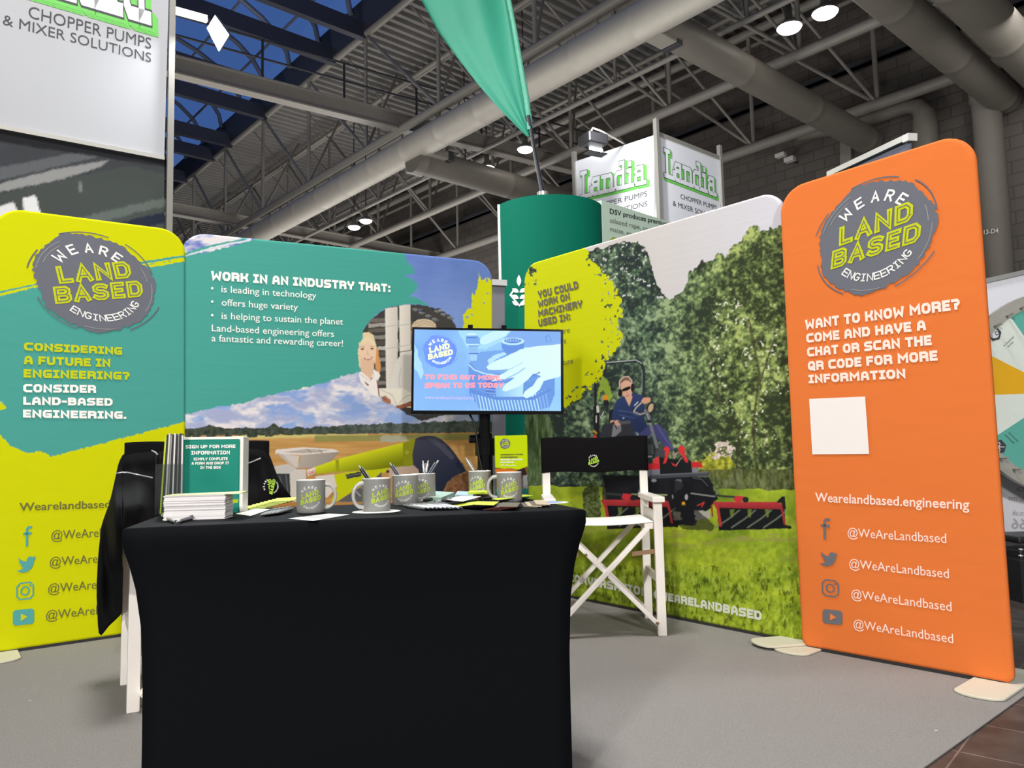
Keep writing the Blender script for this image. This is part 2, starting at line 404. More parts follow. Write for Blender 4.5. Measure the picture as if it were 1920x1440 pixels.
def fabric(name, plane, quad, r_top, r_bot, nc, nr, paint, mtl, parent, thick_=.035, k=1.0, rim=1.0):
    """a tensioned print: fine grid over a rounded quad, colours from paint(px, py), wrapped round a tube frame"""
    TL, TR, BR, BL = [plane.uv(*p) for p in quad]
    Wd = np.linalg.norm(BR - BL); Hd = np.linalg.norm(TL - BL)
    T = np.linspace(0, 1, nr); ext = [.25, .06, .015]
    d = T[1]; T = np.concatenate([[0], [e * d for e in ext[::-1]], T[1:-1], [1 - e * d for e in ext], [1]])
    inset = np.zeros(len(T))
    for i, t in enumerate(T):
        hb = t * Hd; ht = (1 - t) * Hd
        if hb < r_bot: inset[i] = r_bot - math.sqrt(max(r_bot ** 2 - (r_bot - hb) ** 2, 0))
        if ht < r_top: inset[i] = r_top - math.sqrt(max(r_top ** 2 - (r_top - ht) ** 2, 0))
    S = np.linspace(0, 1, nc)
    e = (inset / Wd)[:, None]; s = e + (1 - 2 * e) * S[None, :]; t = np.repeat(T[:, None], nc, 1)
    uv = (BL[None, None] * ((1 - s) * (1 - t))[..., None] + BR * (s * (1 - t))[..., None] + TL * ((1 - s) * t)[..., None] + TR * (s * t)[..., None])
    P = plane.o + uv[..., 0:1] * plane.ex + uv[..., 1:2] * plane.ey
    R_ = len(T); V = P.reshape(-1, 3)
    px, py = proj(V); cx_ = max(float(np.ptp(px)) / nc, .2) * .3; cy_ = max(float(np.ptp(py)) / nr, .2) * .3
    col = sum(lin(np.clip(paint(px + a_ * cx_, py + b_ * cy_), 0, 255)) for a_, b_ in ((-1, -.4), (.4, -1), (1, .4), (-.4, 1))) / 4 * k
    idx = np.arange(R_ * nc).reshape(R_, nc)
    quads = np.stack([idx[:-1, :-1], idx[:-1, 1:], idx[1:, 1:], idx[1:, :-1]], -1).reshape(-1, 4)
    bnd = np.concatenate([idx[0, :], idx[1:, -1], idx[-1, -2::-1], idx[-2:0:-1, 0]])
    B = V[bnd]; cen = V.mean(0); nb = len(bnd)
    tang = np.roll(B, -1, 0) - np.roll(B, 1, 0); outw = np.cross(tang, plane.n); outw /= (np.linalg.norm(outw, axis=1)[:, None] + 1e-9)
    loops = [B]; L = [bnd]; base = len(V)
    for o_, b_ in ((.009, .004), (.013, .014), (.012, thick_ - .006), (.002, thick_)):
        loops.append(B + outw * o_ * rim - plane.n * b_); L.append(np.arange(base, base + nb)); base += nb
    V2 = np.concatenate([V] + loops[1:]); C2 = np.concatenate([col] + [col[bnd]] * 4)
    side = []
    for a, b in zip(L[:-1], L[1:]):
        side.append(np.stack([a, b, np.roll(b, -1), np.roll(a, -1)], -1))
    faces = np.concatenate([quads] + side)
    me = bpy.data.meshes.new(name); nv = len(V2); nf = len(faces)
    me.vertices.add(nv); me.vertices.foreach_set('co', V2.astype(np.float32).ravel())
    me.loops.add(nf * 4 + nb); me.polygons.add(nf + 1)
    me.loops.foreach_set('vertex_index', np.concatenate([faces.ravel(), L[-1][::-1]]).astype(np.int32))
    me.polygons.foreach_set('loop_start', np.concatenate([np.arange(nf + 1) * 4]).astype(np.int32))
    me.polygons.foreach_set('use_smooth', np.ones(nf + 1, bool))
    me.update(calc_edges=True); me.validate()
    at = me.color_attributes.new('Col', 'FLOAT_COLOR', 'POINT')
    at.data.foreach_set('color', np.concatenate([C2, np.ones((nv, 1))], 1).astype(np.float32).ravel())
    me.materials.append(mtl)
    o = bpy.data.objects.new(name, me); COL.objects.link(o)
    if parent is not None:
        o.parent = parent; o.matrix_parent_inverse = (Matrix.Translation(parent.location) @ parent.rotation_euler.to_matrix().to_4x4()).inverted()
    return o

# ================================================================== THE HALL
_d = ray(-310, 878); DU = np.array([_d[0], _d[1], 0]); DU /= np.linalg.norm(DU); DV = np.array([DU[1], -DU[0], 0])
def hall(u, v, z): return DU * u + DV * v + Z3 * z
def HV(px, py, z): p = G(px, py, z); return p @ DU, p @ DV
ZC, ZD = 10.0, 13.6
VC = HV(907, 150, ZC)[1]; VA = HV(1440, 127, ZC)[1]; VB = HV(1440, 267, ZC)[1]
UFAR = HV(800, 478, 11)[0] * 1.75; VW = VB + .75
SKY_END = HV(352, 318, ZD)[0] + 3.2
N0 = HV(690, 283, ZC)[0]; STEP = abs(HV(823, 200, ZC)[0] - N0)
steel = mat('painted_steel', (128, 124, 118), .5, .0, .08, 6)
steel_dark = mat('dark_steel', (48, 48, 54), .55, 0, .1, 6)
deckm = mat('roof_deck_metal', (112, 110, 108), .6, .0, .1, 3)
ductm = mat('galvanised_duct', (168, 164, 156), .6, .3, .08, 5)
duct_paint = mat('painted_duct', (104, 100, 93), .55, 0, .08, 5)

# floor and carpet
carpetm = mat('grey_carpet', (150, 147, 143), .95, 0, .36, 190, .6, bscale=400, spec=.1)
floorm = mat('dark_hall_floor', (66, 60, 56), .5, 0, .4, 5, .12)
_t = floorm.node_tree; _tc = _t.nodes.new('ShaderNodeTexCoord'); _mp = _t.nodes.new('ShaderNodeMapping'); _mp.inputs['Rotation'].default_value = (0, 0, .72); _bk = _t.nodes.new('ShaderNodeTexBrick'); _bk.offset = 0
_bk.inputs['Color1'].default_value = (*lin((78, 66, 62)), 1); _bk.inputs['Color2'].default_value = (*lin((62, 60, 56)), 1); _bk.inputs['Mortar'].default_value = (*lin((120, 108, 102)), 1); _bk.inputs['Mortar Size'].default_value = .003
for _k in ('Brick Width', 'Row Height'): _bk.inputs[_k].default_value = .3
_bk.inputs['Scale'].default_value = 1; _m2 = _t.nodes.new('ShaderNodeMix'); _m2.data_type = 'RGBA'; _m2.blend_type = 'MULTIPLY'; _m2.inputs[0].default_value = .6
_nz = _t.nodes.new('ShaderNodeTexNoise'); _nz.inputs['Scale'].default_value = 9; _nz.inputs['Detail'].default_value = 6; _rp = _t.nodes.new('ShaderNodeValToRGB'); _rp.color_ramp.elements[0].position = .35; _rp.color_ramp.elements[1].position = .7
_rp.color_ramp.elements[0].color = (.35, .33, .32, 1); _rp.color_ramp.elements[1].color = (1.5, 1.45, 1.4, 1)
_t.links.new(_tc.outputs['Object'], _mp.inputs[0]); _t.links.new(_mp.outputs[0], _bk.inputs['Vector']); _t.links.new(_tc.outputs['Object'], _nz.inputs['Vector']); _t.links.new(_nz.outputs['Fac'], _rp.inputs[0])
_t.links.new(_bk.outputs['Color'], _m2.inputs[6]); _t.links.new(_rp.outputs[0], _m2.inputs[7]); _t.links.new(_m2.outputs[2], _t.nodes['Principled BSDF'].inputs['Base Color'])
b = MB(); b.add([(-80, -12, 0), (60, -12, 0), (60, 80, 0), (-80, 80, 0)], [(0, 1, 2, 3)]); tag(b.build('floor', floorm), kind='structure')
e0, e1 = G(1736, 1440), G(1920, 1307); ed = (e1 - e0) / np.linalg.norm(e1 - e0)
crn = G(1935, 1262); crn = e0 + ed * ((crn - e0) @ ed)
o1 = G(1507, 1206); o2 = G(1893, 1277); od = (o2 - o1) / np.linalg.norm(o2 - o1)
back1 = crn - od * 1.6
pts = [e0 - ed * 4, crn, back1, back1 + np.array([-.3, 2.6, 0]), np.array([-2.2, 6.1, 0]), np.array([-4.6, 4.0, 0]), np.array([-4.6, -1.5, 0])]
b = MB(); top = [p * [1, 1, 0] + Z3 * .006 for p in pts]; b.hexa([p - Z3 * .004 for p in top], top)
tag(b.build('carpet', carpetm), 'grey loop-pile carpet laid under the whole exhibition stand', 'carpet')
rng = random.Random(3)
for (x, y, nm, lab) in ((1757, 1370, 'paper_scrap', 'tiny white scrap of paper on the carpet near the dark floor edge'), (56, 1314, 'lint_speck', 'white speck of lint on the carpet in front of the lime banner')):
    p = G(x, y, .012); b = MB(); b.add([p + np.array([rng.uniform(-.006, .006), rng.uniform(-.006, .006), rng.uniform(-.004, .004)]) for _ in range(6)], [(0, 1, 2), (1, 2, 3), (2, 3, 4), (3, 4, 5), (0, 2, 5)])
    tag(b.build(nm, mat('white_scrap', (235, 235, 232), .7)), lab, 'scrap')

# block wall on the right, end wall far off
wm = bpy.data.materials.new('grey_blockwork'); wm.use_nodes = True; t = wm.node_tree; pb = t.nodes['Principled BSDF']; pb.inputs['Roughness'].default_value = .9
tcn = t.nodes.new('ShaderNodeTexCoord'); br = t.nodes.new('ShaderNodeTexBrick'); br.inputs['Scale'].default_value = 1
br.inputs['Color1'].default_value = (*lin((92, 86, 81)), 1); br.inputs['Color2'].default_value = (*lin((82, 77, 73)), 1); br.inputs['Mortar'].default_value = (*lin((70, 67, 64)), 1)
br.inputs['Brick Width'].default_value = .62; br.inputs['Row Height'].default_value = .31; br.inputs['Mortar Size'].default_value = .018
t.links.new(tcn.outputs['UV'], br.inputs['Vector']); t.links.new(br.outputs['Color'], pb.inputs['Base Color'])
bp = t.nodes.new('ShaderNodeBump'); bp.inputs['Strength'].default_value = .3; bp.invert = True; t.links.new(br.outputs['Fac'], bp.inputs['Height']); t.links.new(bp.outputs[0], pb.inputs['Normal'])
def wall(name, p0, p1, h, m):
    b = MB(); b.add([p0, p1, p1 + Z3 * h, p0 + Z3 * h], [(0, 1, 2, 3)]); o = b.build(name, m)
    uv = o.data.uv_layers.new(name='UVMap'); L = np.linalg.norm(p1 - p0)
    for i, q in enumerate(((0, 0), (L, 0), (L, h), (0, h))): uv.data[i].uv = q
    return tag(o, kind='structure')
wall('wall_right', hall(UFAR, VW, 0), hall(-22, VW, 0), 14, wm)
wall('wall_far', hall(UFAR, -40, 0), hall(UFAR, VW, 0), 14, mat('far_wall_sheet', (92, 90, 88), .8))
pl = Plane.up(hall(UFAR - .3, -40, 0), hall(UFAR - .3, VW, 0))
for nm, (x0, x1, y0, y1), c in (('window_2', (868, 938, 476, 524), (40, 42, 50)), ('trim_1', (640, 936, 456, 474), (128, 124, 118))):
    q = [pl.at(x, y) for x, y in ((x0, y1), (x1, y1), (x1, y0), (x0, y0))]
    b = MB(); b.hexa(q, [p - pl.n * .29 for p in q]); tag(b.build(nm, mat(nm, c, .7)), kind='structure')

# corrugated roof deck (two fields, either side of the skylight)
def deck(name, v0, v1, u0, u1, period=.36, dep=.11):
    prof = []; u = u0
    while u < u1:
        prof += [(u, 0), (u + period * .38, 0), (u + period * .5, dep), (u + period * .88, dep)]; u += period
    vs = [hall(a, v0, ZD + .35 + z) for a, z in prof] + [hall(a, v1, ZD + .35 + z) for a, z in prof]; n = len(prof)
    b = MB(); b.add(vs, [(i, i + 1, n + i + 1, n + i) for i in range(n - 1)]); return tag(b.build(name, deckm), kind='structure')
SKW = 9.5
deck('ceiling', VC - .1, VW, -22, UFAR); deck('ceiling', VC - SKW - 40, VC - SKW, -22, UFAR); deck('ceiling', VC - SKW, VC - .1, SKY_END, UFAR)
# skylight
sk = empty('window_1', hall(SKY_END - 8, VC - SKW / 2, ZD)); tag(sk, kind='structure')
def arc(u, off=0.0, n=14): return [hall(u, VC - SKW / 2 - (SKW / 2 - .2) * math.cos(math.pi * k / n), ZD + .9 + off + 2.3 * math.sin(math.pi * k / n)) for k in range(n + 1)]
b = MB(); ua = np.linspace(-12, SKY_END, 2); A = [arc(u) for u in ua]; n = len(A[0])
b.add(A[0] + A[1], [(i, i + 1, n + i + 1, n + i) for i in range(n - 1)], 0, True); b.build('glazing', clear_mat('skylight_glass', (215, 225, 240), .04), sk)
u = SKY_END - .2
while u > -8:
    b = MB(); b.tube(arc(u, -.08), .09, 6); b.build('arched_rib', mat('skylight_rib', (96, 104, 122), .5), sk); u -= 2.1
for k in range(1, 7):
    q = math.pi * k / 7; b = MB()
    v_, z_ = VC - SKW / 2 - (SKW / 2 - .2) * math.cos(q), ZD + .85 + 2.3 * math.sin(q)
    b.tube([hall(-8, v_, z_), hall(SKY_END, v_, z_)], .05, 6); b.build('glazing_bar', mat('skylight_rib', (96, 104, 122), .5), sk)
u = SKY_END; i = 0
while u > -6:
    b = MB(); b.bar(hall(u, VC - SKW, ZD + .1), hall(u, VC, ZD + .1), .22, .5); b.build('cross_beam', mat('skylight_beam', (44, 47, 60), .6), sk); u -= (1.9, 3.3)[i % 2]; i += 1
for v_ in (VC - .05, VC - SKW):
    b = MB(); b.bar(hall(-10, v_, ZD + .55), hall(SKY_END, v_, ZD + .55), .15, 1.0); b.build('kerb', steel_dark, sk)
b = MB(); A0 = arc(SKY_END); b.add([A0[0] - Z3 * 1.3, *A0, A0[-1] - Z3 * 1.3], [tuple(range(len(A0) + 2))]); b.build('end_panel', steel_dark, sk)

# roof trusses
def truss(v, lab, r=.16, web=.075, u0=-14, brace=(1, -1)):
    root = empty('roof_truss', hall(N0, v, ZC)); tag(root, lab, 'truss', None)
    MB().tube([hall(u0, v, ZC), hall(UFAR, v, ZC)], r, 10).build('bottom_chord', steel, root)
    MB().tube([hall(u0, v, ZD), hall(UFAR, v, ZD)], r * .9, 8).build('top_chord', steel, root)
    k = math.ceil((u0 - N0) / STEP)
    while N0 + k * STEP < UFAR:
        u = N0 + k * STEP
        MB().tube([hall(u, v, ZC), hall(u, v, ZD)], web, 6).build('upright', steel, root)
        MB().tube([hall(u, v, ZD), hall(u - STEP, v, ZC)], web * .9, 6).build('diagonal', steel, root)
        for sgn in brace:
            MB().tube([hall(u, v, ZC), hall(u + STEP / 2, v + sgn * 2.3, ZD + .2)], web * .7, 6).build('brace', steel, root)
        k += 1
truss(VC, 'tubular roof truss along the edge of the glazed skylight', .12, .06, brace=(1,))
truss(VA, 'tubular roof truss between the big round duct and the block wall', .135, .06)
truss(VB, 'tubular roof truss running just in front of the grey block wall', .16, .065, brace=(-1,))
truss(VC - SKW, 'tubular roof truss along the far edge of the glazed skylight', .12, .06, brace=())
truss((VC + VA) / 2 + .25, 'thinner roof truss behind the big round duct', .07, .045, brace=(1, -1))
# walkway girders across
def girder(u, lab, v0=-12, v1=None, z=ZC, rails=True, skew=0.0):
    v1 = v1 or VW
    def hall(u_, v_, z_): return DU * (u_ + skew * (v_ - VC)) + DV * v_ + Z3 * z_
    root = empty('roof_girder', hall(u, VC, z)); tag(root, lab, 'girder')
    MB().bar(hall(u, v0, z + .21), hall(u, v1, z + .21), .08, .42).build('web_plate', steel, root)
    for dz in (0, .42): MB().bar(hall(u, v0, z + dz), hall(u, v1, z + dz), .3, .04).build('flange', steel, root)
    if rails:
        for zz in (1.15, 1.65): MB().tube([hall(u + .3, v0, z + zz), hall(u + .3, v1, z + zz)], .03, 5).build('hand_rail', steel_dark, root)
        v = v0
        while v < v1: MB().tube([hall(u + .3, v, z + .5), hall(u + .3, v, z + 1.65)], .035, 5).build('rail_post', steel_dark, root); v += 2.2
UG = HV(757, 246, ZC)[0]; _u0, _v0 = HV(323, 140, ZC); SKEW = (UG - _u0) / (HV(757, 246, ZC)[1] - _v0)
girder(UG, 'grey steel walkway girder with handrail crossing below the skylight', skew=SKEW)
girder(UG + STEP * 3.1, 'second walkway girder crossing the roof farther down the hall', rails=False)
girder(UG + STEP * 5.2, 'third roof girder close to the far end wall', rails=False)
# thin purlin tubes under the deck
for k, (x, y) in enumerate(((830, 130), (890, 232), (760, 400), (1050, 215))):
    v_ = HV(x, y, ZD - .6)[1]
    b = MB(); b.tube([hall(-14, v_, ZD - .2), hall(UFAR, v_, ZD - .2)], .08, 6)
    tag(b.build('roof_purlin', steel), ('slim steel purlin nearest the skylight under the ribbed deck', 'slim steel purlin above the big round duct', 'slim steel purlin low beside the far lamps', 'slim steel purlin over the grey branch ducts')[k], 'purlin')
for k, (x, y) in enumerate(((1650, 128), (1560, 160))):
    u_, v_ = HV(x, y, ZC + 1.2)
    b = MB(); b.bar(hall(-12, v_, ZC + 1.5), hall(UFAR - 1, v_, ZC + 1.5), .3, .12)
    tag(b.build('cable_tray', steel_dark), ('dark cable tray under the roof nearest the block wall', 'dark cable tray under the roof beside the branch ducts')[k], 'cable tray')

# ducts
def ringpath(p0, p1, r, step):
    L = np.linalg.norm(p1 - p0); n = max(int(L / step), 1); P = []; R = []
    for i in range(n + 1):
        c = p0 + (p1 - p0) * i / n
        d = (p1 - p0) / L
        for off, k in ((-.3, 1), (-.05, 1), (-.035, 1.014), (.035, 1.014), (.05, 1), (.3, 1)):
            P.append(c + d * off); R.append(r * k)
    return P, R
ZDU = 9.25
VD = (HV(780, 280, ZDU)[1] + HV(1243, 22, ZDU)[1] + HV(993, 147, ZDU)[1]) / 3
P, R = ringpath(hall(-12, VD, ZDU), hall(UFAR - .6, VD, ZDU), .37, 1.6)
tag(MB().tube(P, R, 24).build('air_duct', ductm), 'big silver round air duct running the length of the roof', 'duct')
def branch(px, py, lab, r, v1, z=ZDU, v0=None):
    u_ = HV(px, py, z)[0]; P, R = ringpath(hall(u_, v0 or VD + .2, z), hall(u_, v1, z), r, 3.0)
    tag(MB().tube(P, R, 20).build('branch_duct', duct_paint), lab, 'duct'); return u_
UD2 = branch(1390, 131, 'grey branch duct leaving the big silver duct towards the wall', .35, VW - .55)
UD3 = branch(1752, 72, 'grey branch duct above the orange banner, reaching the wall', .38, VW - .55)
branch(1866, 48, 'grey branch duct in the top corner beside the wall', .42, VW - .55)
branch(920, 338, 'beige branch duct behind the hanging black loudspeaker', .38, VW - .55, 8.9)
b = MB()
pw = Plane.up(hall(UFAR, VW - .45, 0), hall(-22, VW - .45, 0))
b.tube([pw.at(1500, 250), pw.at(1590, 236), pw.at(1640, 220), pw.at(1700, 199), pw.at(1722, 200), pw.at(1733, 215), pw.at(1735, 240), pw.at(1742, 900)], [.22, .2, .19, .19, .22, .27, .3, .3], 16)
tag(b.build('drop_duct', duct_paint), 'grey duct bending down the block wall left of the numbered duct', 'duct')
r2 = empty('drop_duct', pw.at(1860, 500)); tag(r2, 'grey vertical duct with white stencilled number beside the orange banner', 'duct')
x0, x1 = pw.at(1846, 160), pw.at(1868, 900)
x1 = x0 * [1, 1, 0] + Z3 * 0
MB().tube([x0 - DU * 0 + Z3 * .5, x0, x0 - Z3 * .4, x0 - Z3 * .42, x1], [.3, .36, .36, .32, .32], 18).build('pipe', duct_paint, r2)
pf = Plane.up(hall(UFAR, VW - .45 - .36, 0), hall(-22, VW - .45 - .36, 0))
b = MB(); put(b, bfont('113-D4', .01), pf, (1839, 440), (1872, 436), (1839, 432), 0); b.build('number_lettering', mat('stencil_white', (190, 188, 184), .7), r2)
b = MB(); q = [pw.at(*p, -.3) for p in ((1575, 420), (1597, 420), (1595, 245), (1575, 248))]; b.hexa(q, [p - pw.n * .13 for p in q])
tag(b.build('wall_post', steel), 'flat grey steel post standing against the block wall', 'post')
for x, y, w, h, lab in ((1464, 291, .3, .12, 'small white round floodlight on the block wall'), (1481, 299, .3, .14, 'small white square floodlight on the block wall')):
    p = pw.at(x, y); root = empty('wall_floodlight', p); tag(root, lab, 'floodlight')
    MB().box(p, (w, .2, h), math.atan2(DU[1], DU[0])).build('housing', mat('pale_housing', (190, 190, 186), .4), root, .02)
    MB().tube([p, p + DV * .5], .03, 6).build('bracket', steel_dark, root)

# lamps hanging from the roof
glow = mat('lamp_glow', (255, 248, 238), .3, emit=18, noise=0)
def lamp(px, py, lab, z=9.6, r=.23):
    p = G(px, py, z); root = empty('hanging_lamp', p); tag(root, lab, 'lamp')
    b = MB(); b.lathe([(r * 1.02, .0), (r * 1.04, .03), (r * .7, .10), (.08, .2), (.06, .5), (0, .5)], p, 20); b.build('reflector', mat('lamp_housing', (120, 118, 114), .4, .5), root)
    b = MB(); b.lathe([(0, -.10), (r * .5, -.09), (r * .85, -.05), (r, .0)], p, 20); b.build('lens', glow, root)
    MB().tube([p + Z3 * .45, p + Z3 * (ZD + .3 - z)], .02, 5).build('suspension_rod', steel_dark, root)
lamp(985, 280, 'bright round lamp seen just under the teal flag tip')
lamp(913, 315, 'bright round lamp beside the black hanging loudspeaker')
lamp(664, 426, 'lower of two small far lamps over the teal banner')
lamp(686, 414, 'upper of two small far lamps over the teal banner')
lamp(1480, 52, 'warm round roof lamp, lower of the pair over the orange banner', 9.6, .25)
lamp(1547, 24, 'warm round roof lamp, upper of the pair over the orange banner', 9.6, .25)
# loudspeaker
p = G(873, 330, 9.2); root = empty('hanging_loudspeaker', p); tag(root, 'black box loudspeaker hanging from the roof near the round lamp', 'loudspeaker')
b = MB(); lo = [p + np.array([.24 * math.cos(a), .24 * math.sin(a), -.2]) for a in np.linspace(.3, .3 + 2 * math.pi, 7)[:-1]]; b.hexa(lo, [q * [1, 1, 0] + (p - q) * [-.12, -.12, 0] + Z3 * (p[2] + .22) for q in lo]); b.build('cabinet', mat('speaker_black', (26, 26, 34), .6), root, .02)
MB().tube([p + Z3 * .2, p + Z3 * 4.6], .02, 5).build('hanging_cable', steel_dark, root)
for x, y, lab in ((818, 291, 'small steel control box on the branch duct, nearer the loudspeaker'), (782, 318, 'small steel control box under the big silver duct'), (1238, 68, 'dark control box at the branch of the big duct over the white tower')):
    p = G(x, y, 9.0); root = empty('duct_control_box', p); tag(root, lab, 'control box')
    a = math.atan2(DV[1], DV[0]); MB().box(p, (.55, .4, .22), a).build('case', steel, root, .02)
    MB().box(p + DV * .36, (.16, .42, .26), a).build('cover', steel_dark, root, .01)

# ================================================================== THE STAND'S FABRIC BANNERS
PK = .92      # ink reflectance
YEL, TEAL, GRY, ORG = (212, 215, 6), (78, 164, 152), (106, 108, 118), (233, 124, 60)
ink_grey = mat('ink_grey', GRY, .8, noise=.02, spec=.2); ink_lime = mat('ink_lime', (196, 204, 24), .8, noise=.02, spec=.2)
ink_white = mat('ink_white', (246, 244, 238), .8, noise=.01, spec=.2); ink_teal = mat('ink_teal', (84, 164, 160), .8, noise=.02, spec=.2)
ink_olive = mat('ink_olive', (112, 112, 60), .8, noise=.02, spec=.2); ink_black = mat('ink_black', (40, 40, 44), .8, noise=.02, spec=.2)
ink_red = mat('ink_red', (200, 40, 40), .8, noise=.02)
printm = vmat('printed_fabric', rough=.8, bump=.05)
plainm = vmat('printed_fabric_creased', rough=.8, bump=.09, bscale=(5, 5, 16))
foot_m = mat('cream_foot', (206, 202, 182), .5, noise=.03)
LOGO_M = [ink_grey, ink_lime, ink_white, mat('ink_pale_grey', (150, 152, 150), .8)]

def foot_plate(root, c, along, across, L=.34, W=.17, dz=0.0):
    """rounded flat foot on the floor; c centre, along = direction of its length"""
    pts = []
    for i in range(17):
        a = -math.pi / 2 + math.pi * i / 16; pts.append(c + along * (L / 2 - W * .3 + W * .3 * math.cos(a)) + across * W / 2 * math.sin(a))
    for i in range(17):
        a = math.pi / 2 + math.pi * i / 16; pts.append(c + along * (-L / 2 + W * .3 + W * .3 * math.cos(a)) + across * W / 2 * math.sin(a))
    pts = [p * [1, 1, 0] for p in pts]
    MB().hexa([p + Z3 * (.007 + dz) for p in pts], [p + Z3 * (.017 + dz) for p in pts]).build('foot_plate', foot_m, root, .003)

def social(root, plane, rows, mats, flat=1.0):
    """four small icons at photo rows [(x, y, s, skew)]"""
    for (x, y, s, sk), kind in zip(rows, 'ftip'):
        mb = MB()
        def Q(p): return (x + p[0] * s * flat, y - p[1] * s + p[0] * s * sk)
        if kind == 'f':
            for pl in ([(.28, .95), (.02, .95), (-.14, .75), (-.14, -1)], [(-.42, .28), (.25, .28)]):
                for q in thick(pl, .27): poly_px(mb, plane, [Q(p) for p in q], .003)
        elif kind == 't':
            bird = [(-1, -.66), (-.55, -.58), (-.25, -.42), (-.62, -.16), (-.4, -.13), (-.85, .3), (-.62, .27), (-.88, .72), (-.4, .35), (.05, .22), (.08, .5), (.3, .72), (.6, .68), (.72, .6), (1, .72), (.86, .5), (1.05, .48), (.82, .25), (.78, -.1), (.5, -.6), (.05, -.86), (-.5, -.88)]
            poly_px(mb, plane, [Q(p) for p in bird], .003)
        elif kind == 'i':
            for q in thick([(-.5, -.85), (-.85, -.5), (-.85, .5), (-.5, .85), (.5, .85), (.85, .5), (.85, -.5), (.5, -.85), (-.5, -.85)], .15) + thick([(.42 * math.cos(a), .42 * math.sin(a)) for a in np.linspace(0, 2 * math.pi, 17)], .15) + thick([(.48, .5), (.56, .5)], .14):
                poly_px(mb, plane, [Q(p) for p in q], .003)
        else:
            r = [(-1, -.5), (-.8, -.72), (.8, -.72), (1, -.5), (1, .5), (.8, .72), (-.8, .72), (-1, .5)]; tri = [(-.25, -.36), (-.25, .36), (.38, 0)]
            poly_px(mb, plane, [Q(p) for p in r], .003); poly_px(mb, plane, [Q(p) for p in tri], .0045, 1)
        mb.build('social_icon', mats, root)

def banner(name, lab, quad, paint, nc, nr, mtl, rt=.12, rb=.03):
    BL, BR = G(*quad[3], .03), G(*quad[2], .03)
    pl = Plane.up(BL, BR); root = empty(name, (BL + BR) / 2 * [1, 1, 0]); tag(root, lab, 'banner', None)
    fabric('fabric_cover', pl, quad, rt, rb, nc, nr, paint, mtl, root, k=PK)
    L = np.linalg.norm((BR - BL)[:2])
    b = MB(); a = BL * [1, 1, 0] - pl.n * .018 + pl.ex * .02; b.bar(a + Z3 * .02, a + pl.ex * (L - .04) + Z3 * .02, .028, .028); b.build('base_tube', mat('frame_tube', (70, 70, 72), .35, .6), root)
    return pl, root

# ---- lime and teal banner on the left
def paint_lime(x, y):
    p = Paint(x, y); p.c[:] = YEL
    p.poly([(-60, 566), (0, 551), (40, 545), (73, 534), (150, 523), (280, 496), (400, 476), (400, 778), (300, 803), (96, 856), (74, 846), (55, 850), (21, 838), (0, 815), (-60, 800)], TEAL, 3, 5)
    p.poly([(-60, 560), (70, 531), (70, 527), (180, 503), (400, 470), (400, 474), (200, 505), (60, 536), (-60, 565)], TEAL, 1.5, 6, 5)
    p.poly([(-20, 560), (60, 541), (130, 526), (60, 538), (-20, 556)], YEL, 3, 6, 8)
    p.poly([(270, 499), (400, 475), (400, 480), (285, 501)], YEL, 2, 6, 8)
    p.poly([(-20, 748), (0, 752), (14, 766), (-20, 772)], YEL, 2, 5)
    p.poly([(-20, 772), (6, 752), (-10, 758)], (150, 200, 190), 2, 5)
    return p.c
qL = [(-8, 391), (343.5, 436), (343.5, 1169), (-8, 1219)]
plL, bL = banner('fabric_banner', 'tall narrow lime and teal banner with grey badge, standing far left', qL, paint_lime, 300, 680, plainm)
b = MB(); logo_px(b, plL, (180, 531), (109, 14), (-8, -90)); b.build('logo', LOGO_M, bL)
b = MB()
for s, P0, P1, H in (('CONSIDERING', (45, 657), (229, 665.5), (45, 642)), ('A FUTURE IN', (45, 683), (207, 688.5), (45, 667)), ('ENGINEERING?', (44, 708), (243, 712.5), (44, 692))):
    put(b, heavy(s), plL, P0, P1, H)
b.build('headline_lettering', ink_lime, bL)
b = MB()
for s, P0, P1, H in (('CONSIDER', (43.5, 735.5), (180, 737), (43.5, 720)), ('LAND-BASED', (43.5, 759), (211, 761), (43.5, 744)), ('ENGINEERING.', (43, 783), (237, 785.5), (43, 768))):
    put(b, heavy(s), plL, P0, P1, H)
b.build('headline_lettering', ink_white, bL)
b = MB(); put(b, bfont('Wearelandbased.engineering', .012), plL, (36, 957.5), (318, 948), (36, 943))
for i, (x, y, w) in enumerate(((96, 1012, 176), (93, 1062, 178), (90, 1112, 180), (86, 1162, 182))):
    put(b, bfont('@WeAreLandbased', 0), plL, (x, y), (x + w, y - 11 - 3 * i), (x, y - 16.5))
b.build('contact_lettering', ink_olive, bL)
social(bL, plL, [(53, 1005, 17, -.09), (49, 1057, 18, -.1), (47, 1108, 18, -.12), (44, 1157, 20, -.1)], [ink_teal, ink_lime])
foot_plate(bL, G(-4, 1234), plL.n, plL.ex)

